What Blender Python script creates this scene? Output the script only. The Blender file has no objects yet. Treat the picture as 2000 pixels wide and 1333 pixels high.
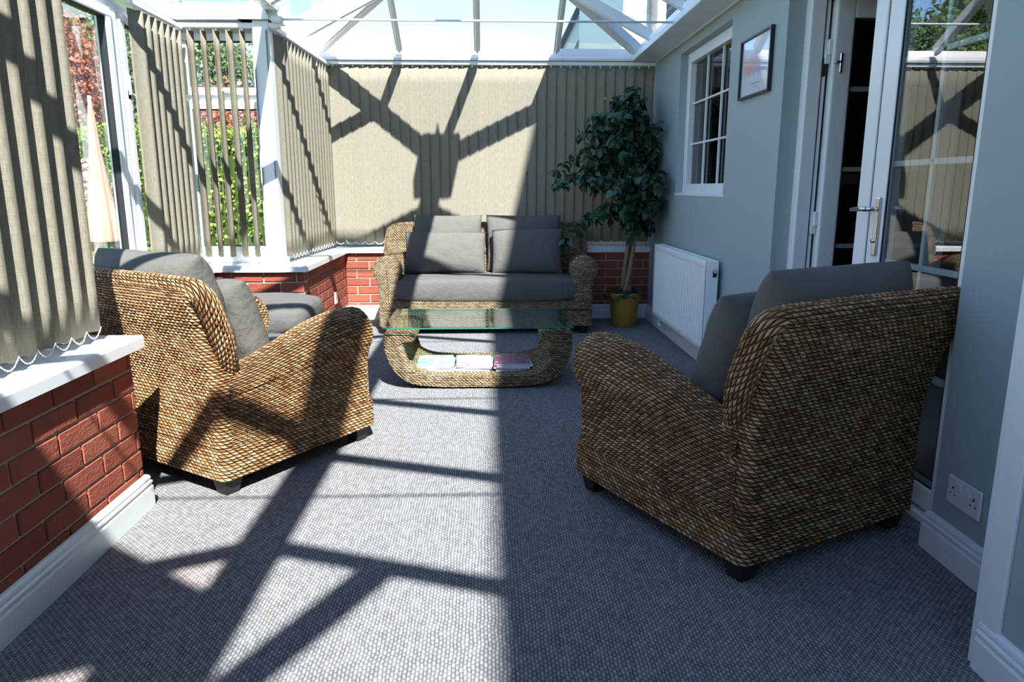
import bpy, bmesh, math, random
import numpy as np
from mathutils import Vector, Matrix
PI = math.pi
random.seed(7); RNG = np.random.default_rng(7)
SC = bpy.context.scene
COL = SC.collection

# ------------------------------------------------------------------ camera, sky, sun, exposure
cd = bpy.data.cameras.new('camera'); cam = bpy.data.objects.new('camera', cd); COL.objects.link(cam)
cam.location = (0, 0, 1.17)
cam.rotation_euler = (math.radians(90 - 11.95), 0, math.radians(-1.83))
cd.sensor_width = 36; cd.lens = 1410 / 2000 * 36; cd.clip_start = .05; cd.clip_end = 400
SC.camera = cam
W = bpy.data.worlds.new('sky'); SC.world = W; W.use_nodes = True
wn = W.node_tree.nodes; wl = W.node_tree.links; wn.clear()
wo = wn.new('ShaderNodeOutputWorld'); wb = wn.new('ShaderNodeBackground'); ws = wn.new('ShaderNodeTexSky')
ws.sky_type = 'NISHITA'; ws.sun_disc = False; ws.sun_elevation = math.radians(50); ws.sun_rotation = math.radians(164)
ws.altitude = 2500; ws.air_density = 1.0; ws.dust_density = .1; ws.ozone_density = 1.1
wb.inputs['Strength'].default_value = .29
wl.new(ws.outputs[0], wb.inputs[0]); wl.new(wb.outputs[0], wo.inputs[0])
SUN = Vector((-.28, 1, -1.23)).normalized()
sd = bpy.data.lights.new('sun', 'SUN'); sd.energy = 11.3; sd.angle = math.radians(.7); sd.color = (1, .905, .83)
so = bpy.data.objects.new('sun', sd); COL.objects.link(so); so.location = (2, -6, 9)
so.rotation_euler = SUN.to_track_quat('-Z', 'Y').to_euler()
SC.view_settings.view_transform = 'Standard'; SC.view_settings.look = 'None'
SC.view_settings.exposure = 0.85; SC.view_settings.gamma = 1.0
SC.view_settings.use_curve_mapping = False
SC.cycles.max_bounces = 10; SC.cycles.transparent_max_bounces = 24; SC.cycles.diffuse_bounces = 4
SC.cycles.glossy_bounces = 4; SC.cycles.caustics_reflective = False; SC.cycles.caustics_refractive = False

# ------------------------------------------------------------------ materials
class NT:
    def __init__(s, name):
        s.m = bpy.data.materials.new(name); s.m.use_nodes = True
        s.t = s.m.node_tree; s.t.nodes.clear()
        s.out = s.n('ShaderNodeOutputMaterial')
    def n(s, typ, **kw):
        o = s.t.nodes.new(typ)
        for k, v in kw.items():
            if k.startswith('_'): o.inputs[k[1:]].default_value = v
            else: setattr(o, k, v)
        return o
    def l(s, a, b): s.t.links.new(a, b)
    def math(s, op, a, b=None, c=None):
        o = s.n('ShaderNodeMath', operation=op)
        for i, v in enumerate((a, b, c)):
            if v is None: continue
            if isinstance(v, (int, float)): o.inputs[i].default_value = v
            else: s.l(v, o.inputs[i])
        return o.outputs[0]
    def mix(s, f, a, b):
        o = s.n('ShaderNodeMix', data_type='RGBA')
        for i, v in ((0, f), (6, a), (7, b)):
            if isinstance(v, (int, float)): o.inputs[i].default_value = v
            elif isinstance(v, tuple): o.inputs[i].default_value = (*v[:3], 1)
            else: s.l(v, o.inputs[i])
        return o.outputs[2]
    def ramp(s, f, stops):
        o = s.n('ShaderNodeValToRGB'); e = o.color_ramp.elements
        while len(e) < len(stops): e.new(.5)
        for i, (p, c) in enumerate(stops): e[i].position = p; e[i].color = (*c[:3], 1)
        s.l(f, o.inputs[0]); return o.outputs[0]
    def bsdf(s, col, rough=.5, spec=.5, metal=0, height=None, bdist=.001, bstr=1, sheen=0):
        b = s.n('ShaderNodeBsdfPrincipled'); b.inputs['Roughness'].default_value = rough
        b.inputs['Specular IOR Level'].default_value = spec; b.inputs['Metallic'].default_value = metal
        if sheen: b.inputs['Sheen Weight'].default_value = sheen; b.inputs['Sheen Roughness'].default_value = .5
        if isinstance(col, tuple): b.inputs['Base Color'].default_value = (*col[:3], 1)
        else: s.l(col, b.inputs['Base Color'])
        if height is not None:
            bp = s.n('ShaderNodeBump'); bp.inputs['Distance'].default_value = bdist; bp.inputs['Strength'].default_value = bstr
            s.l(height, bp.inputs['Height']); s.l(bp.outputs[0], b.inputs['Normal'])
        s.b = b; s.l(b.outputs[0], s.out.inputs[0]); return b

def noise(t, vec, scale, detail=3, rough=.5):
    o = t.n('ShaderNodeTexNoise'); o.inputs['Scale'].default_value = scale; o.inputs['Detail'].default_value = detail
    o.inputs['Roughness'].default_value = rough
    if vec is not None: t.l(vec, o.inputs['Vector'])
    return o.outputs['Fac']
def objc(t): return t.n('ShaderNodeTexCoord').outputs['Object']
def uvc(t): return t.n('ShaderNodeTexCoord').outputs['UV']
def mapping(t, vec, scale=(1, 1, 1), rot=(0, 0, 0)):
    o = t.n('ShaderNodeMapping'); o.inputs['Scale'].default_value = scale; o.inputs['Rotation'].default_value = rot
    t.l(vec, o.inputs['Vector']); return o.outputs[0]

def mat_plain(name, col, rough=.5, spec=.5, metal=0, var=.04, nscale=8, bump=0):
    t = NT(name); f = noise(t, objc(t), nscale, 4)
    c = t.mix(f, tuple(v * (1 - var) for v in col), tuple(min(1, v * (1 + var)) for v in col))
    h = noise(t, objc(t), 220, 2) if bump else None
    t.bsdf(c, rough, spec, metal, h, bump if bump else .001, 1); return t.m

def mat_wicker(name, dark, mid, light, w=.026, hrow=.0115):
    """braided strands: UV in metres, rows across V, staggered slanted knots along U"""
    t = NT(name); uv = uvc(t); s = t.n('ShaderNodeSeparateXYZ'); t.l(uv, s.inputs[0])
    nz = t.n('ShaderNodeTexNoise'); nz.inputs['Scale'].default_value = 9; t.l(uv, nz.inputs['Vector'])
    wob = t.math('MULTIPLY', t.math('SUBTRACT', nz.outputs['Fac'], .5), .006)
    U = s.outputs[0]; V = t.math('ADD', s.outputs[1], wob)
    v = t.math('DIVIDE', V, hrow); row = t.math('FLOOR', v); vf = t.math('FRACT', v)
    par = t.math('MODULO', t.math('ABSOLUTE', row), 2.0)
    u0 = t.math('DIVIDE', U, w)
    slant = t.math('MULTIPLY', t.math('SUBTRACT', vf, .5), .62)
    sgn = 1.0
    u = t.math('ADD', t.math('ADD', u0, t.math('MULTIPLY', par, .5)), slant)
    cell = t.math('FLOOR', u); uf = t.math('FRACT', u)
    pu = t.math('SUBTRACT', 1.0, t.math('POWER', t.math('ABSOLUTE', t.math('SUBTRACT', t.math('MULTIPLY', uf, 2.0), 1.0)), 2.4))
    pv = t.math('SUBTRACT', 1.0, t.math('POWER', t.math('ABSOLUTE', t.math('SUBTRACT', t.math('MULTIPLY', vf, 2.0), 1.0)), 2.2))
    h = t.math('MULTIPLY', t.math('POWER', t.math('MAXIMUM', pu, 0.0), .55), t.math('POWER', t.math('MAXIMUM', pv, 0.0), .6))
    cb = t.n('ShaderNodeCombineXYZ'); t.l(cell, cb.inputs[0]); t.l(row, cb.inputs[1])
    wn_ = t.n('ShaderNodeTexWhiteNoise', noise_dimensions='2D'); t.l(cb.outputs[0], wn_.inputs['Vector'])
    big = noise(t, objc(t), 4.5, 3)
    fib = noise(t, mapping(t, uv, (90, 700, 1)), 1, 3)
    k = t.math('ADD', t.math('MULTIPLY', wn_.outputs['Value'], .40), t.math('ADD', t.math('MULTIPLY', big, .32), t.math('MULTIPLY', fib, .28)))
    c = t.ramp(k, [(.22, dark), (.5, mid), (.80, light)])
    c = t.mix(t.math('SUBTRACT', 1.0, t.math('POWER', h, .5)), c, tuple(x * .28 for x in dark))
    b = t.bsdf(c, .62, .35, 0, t.math('ADD', h, t.math('MULTIPLY', fib, .12)), .004, 1.0)
    d = t.n('ShaderNodeDisplacement'); d.inputs['Scale'].default_value = .0065; d.inputs['Midlevel'].default_value = .5
    t.l(h, d.inputs['Height']); t.l(d.outputs[0], t.out.inputs['Displacement'])
    t.m.displacement_method = 'BOTH'
    return t.m

def mat_fabric(name, col, scale=900, bump=.0006, rough=.85, sheen=.25):
    t = NT(name); oc = objc(t)
    w = noise(t, oc, scale, 2)
    big = noise(t, oc, 7, 4); wr = noise(t, oc, 16, 3, .6)
    c = t.mix(big, tuple(v * .86 for v in col), tuple(v * 1.12 for v in col))
    h = t.math('ADD', t.math('MULTIPLY', w, .05), t.math('MULTIPLY', wr, 1.0))
    t.bsdf(c, rough, .2, 0, h, .012, .75, 0); return t.m

def mat_blind(name):
    t = NT(name); uv = uvc(t)
    a = noise(t, mapping(t, uv, (300, 25, 1)), 1, 2); b = noise(t, mapping(t, uv, (20, 700, 1)), 1, 2)
    oi = t.n('ShaderNodeObjectInfo').outputs['Random']
    k = t.math('ADD', t.math('MULTIPLY', a, .5), t.math('MULTIPLY', b, .5))
    c = t.ramp(k, [(.30, (.20, .183, .135)), (.5, (.310, .280, .214)), (.70, (.415, .382, .305))])
    c = t.mix(t.math('MULTIPLY', oi, .16), c, (.24, .22, .17))
    bp = t.n('ShaderNodeBump'); bp.inputs['Distance'].default_value = .0006; t.l(k, bp.inputs['Height'])
    df = t.n('ShaderNodeBsdfDiffuse'); t.l(c, df.inputs[0]); t.l(bp.outputs[0], df.inputs['Normal'])
    tr = t.n('ShaderNodeBsdfTranslucent'); t.l(t.mix(.75, c, (.60, .42, .22)), tr.inputs[0])
    mx = t.n('ShaderNodeMixShader'); mx.inputs[0].default_value = .20
    t.l(df.outputs[0], mx.inputs[1]); t.l(tr.outputs[0], mx.inputs[2]); t.l(mx.outputs[0], t.out.inputs[0]); return t.m

def mat_glass(name, tint=(.97, .98, .98), ior=1.5, boost=1.0):
    t = NT(name)
    fr = t.n('ShaderNodeFresnel'); bf = t.n('ShaderNodeNewGeometry').outputs['Backfacing']   # both faces of a pane reflect alike
    t.l(t.math('ADD', ior, t.math('MULTIPLY', bf, 1 / ior - ior)), fr.inputs[0])
    f = t.math('MINIMUM', t.math('MULTIPLY', fr.outputs[0], boost), 1.0)
    tr = t.n('ShaderNodeBsdfTransparent'); tr.inputs[0].default_value = (*tint, 1)
    gl = t.n('ShaderNodeBsdfGlossy'); gl.inputs['Roughness'].default_value = 0.0; gl.inputs[0].default_value = (1, 1, 1, 1)
    mx = t.n('ShaderNodeMixShader'); t.l(f, mx.inputs[0]); t.l(tr.outputs[0], mx.inputs[1]); t.l(gl.outputs[0], mx.inputs[2])
    t.l(mx.outputs[0], t.out.inputs[0]); return t.m

def mat_carpet():
    t = NT('carpet'); oc = objc(t)
    s = t.n('ShaderNodeSeparateXYZ'); t.l(oc, s.inputs[0])
    wob = t.math('MULTIPLY', t.math('SUBTRACT', noise(t, oc, 14, 2), .5), .012)
    x = t.math('DIVIDE', t.math('ADD', s.outputs[0], wob), .0100); y = t.math('DIVIDE', t.math('SUBTRACT', s.outputs[1], wob), .0190)
    row = t.math('FLOOR', x); y2 = t.math('ADD', y, t.math('MULTIPLY', t.math('MODULO', t.math('ABSOLUTE', row), 2.0), .5))
    cb = t.n('ShaderNodeCombineXYZ'); t.l(row, cb.inputs[0]); t.l(t.math('FLOOR', y2), cb.inputs[1])
    wn_ = t.n('ShaderNodeTexWhiteNoise', noise_dimensions='2D'); t.l(cb.outputs[0], wn_.inputs['Vector'])
    fx = t.math('SINE', t.math('MULTIPLY', t.math('FRACT', x), PI)); fy = t.math('SINE', t.math('MULTIPLY', t.math('FRACT', y2), PI))
    h = t.math('MULTIPLY', fx, fy)
    fine = noise(t, oc, 300, 3)
    k = t.math('ADD', t.math('MULTIPLY', wn_.outputs['Value'], .24), t.math('ADD', t.math('MULTIPLY', h, .52), t.math('MULTIPLY', fine, .2)))
    c = t.ramp(k, [(.12, (.060, .061, .062)), (.45, (.185, .182, .186)), (.85, (.36, .352, .348))])
    t.bsdf(c, .95, .1, 0, t.math('ADD', h, t.math('MULTIPLY', fine, .5)), .004, 1.0, .1); return t.m

def mat_brick():
    t = NT('red_brick'); oc = objc(t)
    a = noise(t, oc, 5, 4); b = noise(t, oc, 70, 4, .65); g = t.n('ShaderNodeNewGeometry')
    isl = g.outputs['Random Per Island']
    st = noise(t, mapping(t, oc, (12, 12, 60)), 1, 4, .7)
    c = t.ramp(t.math('ADD', t.math('MULTIPLY', isl, .45), t.math('MULTIPLY', a, .55)), [(.2, (.23, .058, .036)), (.5, (.32, .086, .052)), (.85, (.40, .118, .070))])
    c = t.mix(t.math('MULTIPLY', b, .30), c, (.16, .035, .026))
    t.bsdf(c, .88, .2, 0, t.math('ADD', b, t.math('MULTIPLY', st, 1.2)), .004, .8); return t.m

def mat_leaf(name, c0, c1, rough=.45, trans=.35):
    t = NT(name); g = t.n('ShaderNodeNewGeometry')
    c = t.mix(g.outputs['Random Per Island'], c0, c1)
    pb = t.n('ShaderNodeBsdfPrincipled'); t.l(c, pb.inputs['Base Color']); pb.inputs['Roughness'].default_value = rough
    tr = t.n('ShaderNodeBsdfTranslucent'); t.l(c, tr.inputs[0])
    mx = t.n('ShaderNodeMixShader'); mx.inputs[0].default_value = trans
    t.l(pb.outputs[0], mx.inputs[1]); t.l(tr.outputs[0], mx.inputs[2]); t.l(mx.outputs[0], t.out.inputs[0]); return t.m

M = {}
M['pvc'] = mat_plain('white_pvc', (.80, .82, .82), .28, .5, var=.02)
M['sillw'] = mat_plain('white_gloss_paint', (.78, .80, .80), .3, .5, var=.03)
M['skirt'] = mat_plain('white_satin_paint', (.72, .75, .75), .35, .5, var=.03)
M['paint'] = mat_plain('blue_grey_paint', (.325, .392, .398), .6, .3, var=.03, nscale=3, bump=.0003)
M['render'] = mat_plain('white_render', (.74, .73, .70), .9, .2, bump=.001)
M['housegrey'] = mat_plain('grey_brick_paint', (.16, .15, .15), .9, .2, bump=.002)
M['mortar'] = mat_plain('mortar', (.46, .37, .30), .95, .1, var=.12, nscale=60, bump=.001)
M['brick'] = mat_brick()
M['carpet'] = mat_carpet()
M['wicker'] = mat_wicker('woven_hyacinth', (.12, .048, .015), (.43, .215, .085), (.69, .470, .265), .025, .0135)
M['wicker_pale'] = mat_wicker('woven_hyacinth_pale', (.17, .10, .045), (.42, .29, .155), (.68, .54, .35), .022, .0105)
M['cushion'] = mat_fabric('grey_cushion_cloth', (.120, .112, .100))
M['cushion2'] = mat_fabric('grey_seat_cloth', (.110, .103, .096))
M['blind'] = mat_blind('woven_blind_cloth')
M['black'] = mat_plain('black_wood', (.018, .017, .017), .45, .4)
M['darkplastic'] = mat_plain('black_plastic', (.012, .012, .014), .35, .5)
M['chrome'] = mat_plain('chrome', (.72, .70, .66), .18, .5, 1.0)
M['glass'] = mat_glass('window_glass', boost=1.0)
M['roofglass'] = mat_glass('roof_glass', (.80, .915, .985), boost=1.0)
M['doorglass'] = mat_glass('door_glass', (.80, .84, .84), 1.5, 1.5)
M['picglass'] = mat_glass('picture_glass', boost=.5); M['winglass'] = mat_glass('house_window_glass', (.5, .5, .5), boost=.9)
M['tableglass'] = mat_glass('table_glass', (.80, .90, .86), 1.5, 1.3)
M['glassedge'] = mat_plain('green_glass_edge', (.03, .16, .12), .15, .6)
M['pot'] = mat_plain('mustard_glazed_pot', (.36, .21, .030), .4, .5)
M['potdark'] = mat_plain('potting_soil', (.03, .022, .016), .95, .1)
M['bark'] = mat_plain('pale_bark', (.30, .20, .115), .85, .2, var=.35, nscale=25, bump=.003)
M['fig'] = mat_leaf('ficus_leaf', (.012, .045, .024), (.036, .105, .052), .38, .18)
M['hedge'] = mat_leaf('hedge_leaf', (.10, .20, .020), (.34, .44, .06), .5, .4)
M['tree'] = mat_leaf('tree_leaf', (.07, .13, .05), (.20, .28, .11), .5, .35)
M['copper'] = mat_leaf('copper_leaf', (.20, .05, .035), (.50, .20, .12), .5, .35)
M['blossom'] = mat_leaf('pink_blossom', (.55, .38, .34), (.80, .66, .60), .6, .4)
M['grass'] = mat_plain('lawn', (.12, .19, .05), .95, .1, var=.3, nscale=12)
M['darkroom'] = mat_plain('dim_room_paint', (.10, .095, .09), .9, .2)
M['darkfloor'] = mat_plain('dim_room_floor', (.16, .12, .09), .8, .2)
M['radiator'] = mat_plain('radiator_enamel', (.84, .87, .82), .32, .5, var=.01)
M['switch'] = mat_plain('switch_plastic', (.66, .66, .68), .3, .5, var=.01)
M['frameblk'] = mat_plain('black_frame', (.012, .012, .018), .35, .5)
M['parasol'] = mat_plain('faded_pink_canvas', (.46, .27, .21), .9, .2)
M['note'] = mat_plain('yellow_note_paper', (.72, .62, .25), .9, .1)
M['slate'] = mat_plain('dark_slate', (.10, .10, .12), .8, .2, var=.2)
M['gap'] = mat_plain('gasket_and_shade_black', (.02, .022, .025), .7, .2)  # also colours the strip that darkens the open door jamb
M['white'] = mat_plain('paper', (.80, .80, .78), .8, .2)
M['chain'] = mat_plain('white_bead_plastic', (.85, .85, .85), .3, .5)

# ------------------------------------------------------------------ object helpers
def link(name, me, mats, parent=None, smooth=False):
    if not isinstance(mats, (list, tuple)): mats = [mats]
    for m in mats: me.materials.append(m)
    if smooth:
        me.polygons.foreach_set('use_smooth', [True] * len(me.polygons))
    o = bpy.data.objects.new(name, me); COL.objects.link(o)
    if parent is not None: o.parent = parent
    return o
def tag(o, label=None, cat=None, group=None, kind=None):
    if label: o['label'] = label
    if cat: o['category'] = cat
    if group: o['group'] = group
    if kind: o['kind'] = kind
    return o
def empty(name, loc=(0, 0, 0), rz=0, **kw):
    o = bpy.data.objects.new(name, None); COL.objects.link(o); o.location = loc; o.rotation_euler = (0, 0, rz)
    o.empty_display_size = .1
    return tag(o, **kw)
def struct(name, label=None, loc=(0, 0, 0)): return empty(name, loc, label=label, kind='structure')

class MB:
    """collects shapes into one mesh"""
    def __init__(s): s.v = []; s.f = []; s.m = []; s.sm = []
    def add(s, v, f, mi=0, smooth=False):
        o = len(s.v); s.v += [tuple(map(float, p)) for p in v]
        s.f += [tuple(i + o for i in q) for q in f]; s.m += [mi] * len(f); s.sm += [smooth] * len(f); return s
    def box(s, a, b, mi=0, bev=0, rot=None, org=None):
        x0, y0, z0 = [min(p, q) for p, q in zip(a, b)]; x1, y1, z1 = [max(p, q) for p, q in zip(a, b)]
        bev = min(bev, (x1 - x0) * .45, (y1 - y0) * .45, (z1 - z0) * .45)
        if bev <= 0:
            v = [(x, y, z) for z in (z0, z1) for y in (y0, y1) for x in (x0, x1)]
            f = [(0, 2, 3, 1), (4, 5, 7, 6), (0, 1, 5, 4), (2, 6, 7, 3), (0, 4, 6, 2), (1, 3, 7, 5)]
        else:
            bm = bmesh.new(); bmesh.ops.create_cube(bm, size=1)
            bmesh.ops.scale(bm, vec=(x1 - x0, y1 - y0, z1 - z0), verts=bm.verts)
            bmesh.ops.translate(bm, vec=((x0 + x1) / 2, (y0 + y1) / 2, (z0 + z1) / 2), verts=bm.verts)
            bmesh.ops.bevel(bm, geom=bm.edges[:], offset=bev, segments=2 if bev > .004 else 1, profile=.6, affect='EDGES')
            bm.verts.ensure_lookup_table(); v = [tuple(q.co) for q in bm.verts]; f = [tuple(q.index for q in p.verts) for p in bm.faces]; bm.free()
        if rot is not None:
            o = Vector(org if org is not None else ((x0 + x1) / 2, (y0 + y1) / 2, (z0 + z1) / 2))
            v = [tuple(rot @ (Vector(p) - o) + o) for p in v]
        return s.add(v, f, mi)
    def bar(s, p, q, w, h, mi=0, up=(0, 0, 1), bev=0):
        p = Vector(p); q = Vector(q); d = (q - p); L = d.length; d.normalize()
        side = d.cross(Vector(up)).normalized(); u = side.cross(d).normalized()
        t = MB().box((-w / 2, 0, -h / 2), (w / 2, L, h / 2), 0, bev)
        v = [tuple(p + side * a[0] + d * a[1] + u * a[2]) for a in t.v]
        return s.add(v, t.f, mi)
    def tube(s, pts, r, n=10, mi=0, cap=True, smooth=True):
        pts = [Vector(p) for p in pts]; rs = r if isinstance(r, (list, tuple)) else [r] * len(pts)
        v = []; f = []; pu = None
        for i, p in enumerate(pts):
            d = (pts[min(i + 1, len(pts) - 1)] - pts[max(i - 1, 0)]).normalized()
            if pu is None: pu = d.orthogonal().normalized()
            pu = (pu - d * pu.dot(d)).normalized(); w = d.cross(pu)
            for k in range(n):
                a = 2 * PI * k / n; v.append(tuple(p + (pu * math.cos(a) + w * math.sin(a)) * rs[i]))
        for i in range(len(pts) - 1):
            for k in range(n):
                a = i * n + k; b = i * n + (k + 1) % n; f.append((a, b, b + n, a + n))
        if cap: f.append(tuple(range(n - 1, -1, -1))); f.append(tuple(range((len(pts) - 1) * n, len(pts) * n)))
        return s.add(v, f, mi, smooth)
    def lathe(s, prof, c=(0, 0, 0), n=32, mi=0, smooth=True):
        v = []; f = []
        for r, z in prof:
            for k in range(n):
                a = 2 * PI * k / n; v.append((c[0] + r * math.cos(a), c[1] + r * math.sin(a), c[2] + z))
        for i in range(len(prof) - 1):
            for k in range(n):
                a = i * n + k; b = i * n + (k + 1) % n; f.append((a, b, b + n, a + n))
        f.append(tuple(range(n - 1, -1, -1))); f.append(tuple(range((len(prof) - 1) * n, len(prof) * n)))
        return s.add(v, f, mi, smooth)
    def prism(s, poly, axis, a, b, mi=0):
        """extrude 2-D polygon (other two axes in order) along axis from a to b"""
        def P(p, t):
            l = list(p); l.insert(axis, t); return tuple(l)
        n = len(poly); v = [P(p, a) for p in poly] + [P(p, b) for p in poly]
        f = [tuple(range(n - 1, -1, -1)), tuple(range(n, 2 * n))] + [(i, (i + 1) % n, n + (i + 1) % n, n + i) for i in range(n)]
        return s.add(v, f, mi)
    def build(s, name, mats, parent=None):
        me = bpy.data.meshes.new(name); me.from_pydata(s.v, [], s.f)
        me.polygons.foreach_set('material_index', s.m); me.polygons.foreach_set('use_smooth', s.sm)
        if s.f:
            bm = bmesh.new(); bm.from_mesh(me); bmesh.ops.recalc_face_normals(bm, faces=bm.faces); bm.to_mesh(me); bm.free()
        return link(name, me, mats, parent)

def grid_mesh(name, P, mats, parent=None, uv=None, wrap_u=False, wrap_v=False, smooth=True, caps=False):
    """P: array (nv, nu, 3); UV in metres from arc length"""
    P = np.asarray(P, float); nv, nu = P.shape[:2]
    idx = np.arange(nv * nu).reshape(nv, nu)
    iu = np.arange(nu if wrap_u else nu - 1); iv = np.arange(nv if wrap_v else nv - 1)
    I, J = np.meshgrid(iv, iu, indexing='ij')
    a = idx[I, J]; b = idx[I, (J + 1) % nu]; c = idx[(I + 1) % nv, (J + 1) % nu]; d = idx[(I + 1) % nv, J]
    F = np.stack([a, b, c, d], -1).reshape(-1, 4)
    me = bpy.data.meshes.new(name)
    nf = len(F)
    me.vertices.add(nv * nu); me.vertices.foreach_set('co', P.reshape(-1))
    me.loops.add(nf * 4); me.loops.foreach_set('vertex_index', F.reshape(-1).astype(np.int32))
    me.polygons.add(nf); me.polygons.foreach_set('loop_start', np.arange(0, nf * 4, 4, dtype=np.int32))
    me.polygons.foreach_set('loop_total', np.full(nf, 4, dtype=np.int32))
    me.update(calc_edges=True)
    if uv is None:
        du = np.linalg.norm(np.diff(P, axis=1), axis=2).mean(0); u = np.concatenate([[0], np.cumsum(du)])
        if wrap_u: u = np.append(u, u[-1] + np.linalg.norm(P[:, 0] - P[:, -1], axis=1).mean())
        dv = np.linalg.norm(np.diff(P, axis=0), axis=2).max(1); v = np.concatenate([[0], np.cumsum(dv)])
        if wrap_v: v = np.append(v, v[-1] + .01)
        if wrap_u:   # whole number of strands round the loop
            u *= round(u[-1] / .026) * .026 / max(u[-1], 1e-6)
        J1 = J + 1; I1 = I + 1
        UV = np.stack([np.stack([u[J], v[I]], -1), np.stack([u[J1], v[I]], -1), np.stack([u[J1], v[I1]], -1), np.stack([u[J], v[I1]], -1)], 2).reshape(-1, 2)
    else:
        G = np.asarray(uv).reshape(-1, 2); UV = G[F.reshape(-1)]
    l = me.uv_layers.new(name='UVMap'); l.data.foreach_set('uv', UV.reshape(-1))
    me.validate()
    bm = bmesh.new(); bm.from_mesh(me); bmesh.ops.recalc_face_normals(bm, faces=bm.faces); bm.to_mesh(me); bm.free()
    return link(name, me, mats, parent, smooth)

# ------------------------------------------------------------------ floor, ground, walls
XL, XR, YB, XP = -1.285, 1.453, 6.53, 1.215     # left brick face, right wall, back brick face, near pier face
BX, BY0, BY1 = -1.90, 2.56, 5.03                # bay: brick face x, start y, end y
YN = -2.6                                       # wall behind the camera
def floor():
    v = [(XL - .15, YN - .1), (1.75, YN - .1), (1.75, YB + .1), (XL - .15, YB + .1), (XL - .15, BY1 + .1), (BX - .15, BY1 + .1), (BX - .15, BY0 - .1), (XL - .15, BY0 - .1)]
    m = MB().prism(v, 2, -.05, 0); o = m.build('floor', M['carpet']); tag(o, 'speckled grey loop pile carpet over the whole conservatory', kind='structure')
floor()
tag(MB().box((-60, -30, -.6), (60, 90, -.12)).build('ground', M['grass']), 'lawn outside the conservatory', kind='structure')

def brick_wall(name, label, p0, p1, z0, z1, off=0.0, thick=.10, left=1):
    """bricks on a plane from p0 to p1; the face looks to the left of p0->p1 when left=1"""
    a = Vector((*p0, 0)); b = Vector((*p1, 0)); d = (b - a); L = d.length; d.normalize(); n = Vector((-d.y, d.x, 0)) * left
    m = MB()
    def blk(s0, s1, q0, q1, e, mi, bev=0):
        t = MB().box((s0, -thick if mi == 0 else -.02, q0), (s1, e, q1), 0, bev)
        m.add([tuple(a + d * v[0] + n * v[1] + Vector((0, 0, v[2]))) for v in t.v], t.f, mi)
    blk(0, L, z0, z1, -.007, 0)
    z = z1; r = 0
    while z > z0 + .005:
        zt = z - .004; zb = max(z - .069, z0); s = -(.1125 if r % 2 else 0) - off
        while s < L:
            s0 = max(s + .005, 0.0); s1 = min(s + .220, L)
            if s1 - s0 > .012: blk(s0, s1, zb, zt, RNG.uniform(-.0008, .0012), 1, .003)
            s += .225
        z -= .075; r += 1
    o = m.build(name, [M['mortar'], M['brick']]); tag(o, label, kind='structure'); return o
SB = .605
brick_wall('wall_left', 'red brick dwarf wall under the near blind', (XL, YN), (XL, BY0), .10, SB, .04, left=-1)
brick_wall('wall_left_bay_near', None, (XL - .014, BY0), (BX, BY0), .10, SB, left=-1)
brick_wall('wall_left_bay', None, (BX, BY0), (BX, BY1), .10, SB, left=-1)
brick_wall('wall_left_bay_far', 'red brick dwarf wall facing the camera under the open blind', (BX, BY1), (XL, BY1), .10, SB, .11, left=-1)
brick_wall('wall_left_far', 'red brick dwarf wall with the white plate beside the wicker sofa', (XL, BY1 + .014), (XL, YB), .10, SB, .06, left=-1)
brick_wall('wall_back', 'red brick dwarf wall behind the wicker sofa', (XL + .001, YB), (XR, YB), .10, SB, .13, left=-1)

# right wall (house wall) with window and door openings
WY0, WY1, WZ0, WZ1 = 4.53, 5.70, 1.115, 2.155
DY0, DY1, DZ1 = 2.165, 3.69, 2.12
m = MB()
T = .28
m.box((XR, DY1, 0), (XR + T, WY0, 2.5)); m.box((XR, WY0, 0), (XR + T, WY1, WZ0)); m.box((XR, WY0, WZ1), (XR + T, WY1, 2.5)); m.box((XR, WY1, 0), (XR + T, YB + .25, 2.5))
m.box((XR, DY0, DZ1), (XR + T, DY1, 2.5)); m.box((XR, 1.55, 0), (XR + T, DY0, 2.5))
tag(m.build('wall_right', M['paint']), 'blue-grey painted house wall with window and doorway', kind='structure')
tag(MB().box((XP, YN, 0), (XP + .5, 1.555, 2.5)).build('wall_right_near', M['paint']), 'blue-grey wall projecting in the right foreground', kind='structure')
tag(MB().box((XP - .006, 1.552, 0), (XP + .30, 1.588, 2.5), 0, .003).box((XP - .010, 1.50, .0), (XP + .002, 1.588, 2.5), 0, .003).build('trim_1', M['skirt']), 'pale grey edge strip on the near wall', kind='structure')
tag(MB().box((XL - .2, YN - .15, 0), (XP + .5, YN, 2.5)).build('wall_front', M['render']), kind='structure')
# house rising above the conservatory on the right
HT = 6.35
tag(MB().box((XR, YN - 5, 2.5), (XR + .3, 6.25, HT)).build('wall_right_upper', M['housegrey']), 'dark upper house wall above the conservatory', kind='structure')
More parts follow.
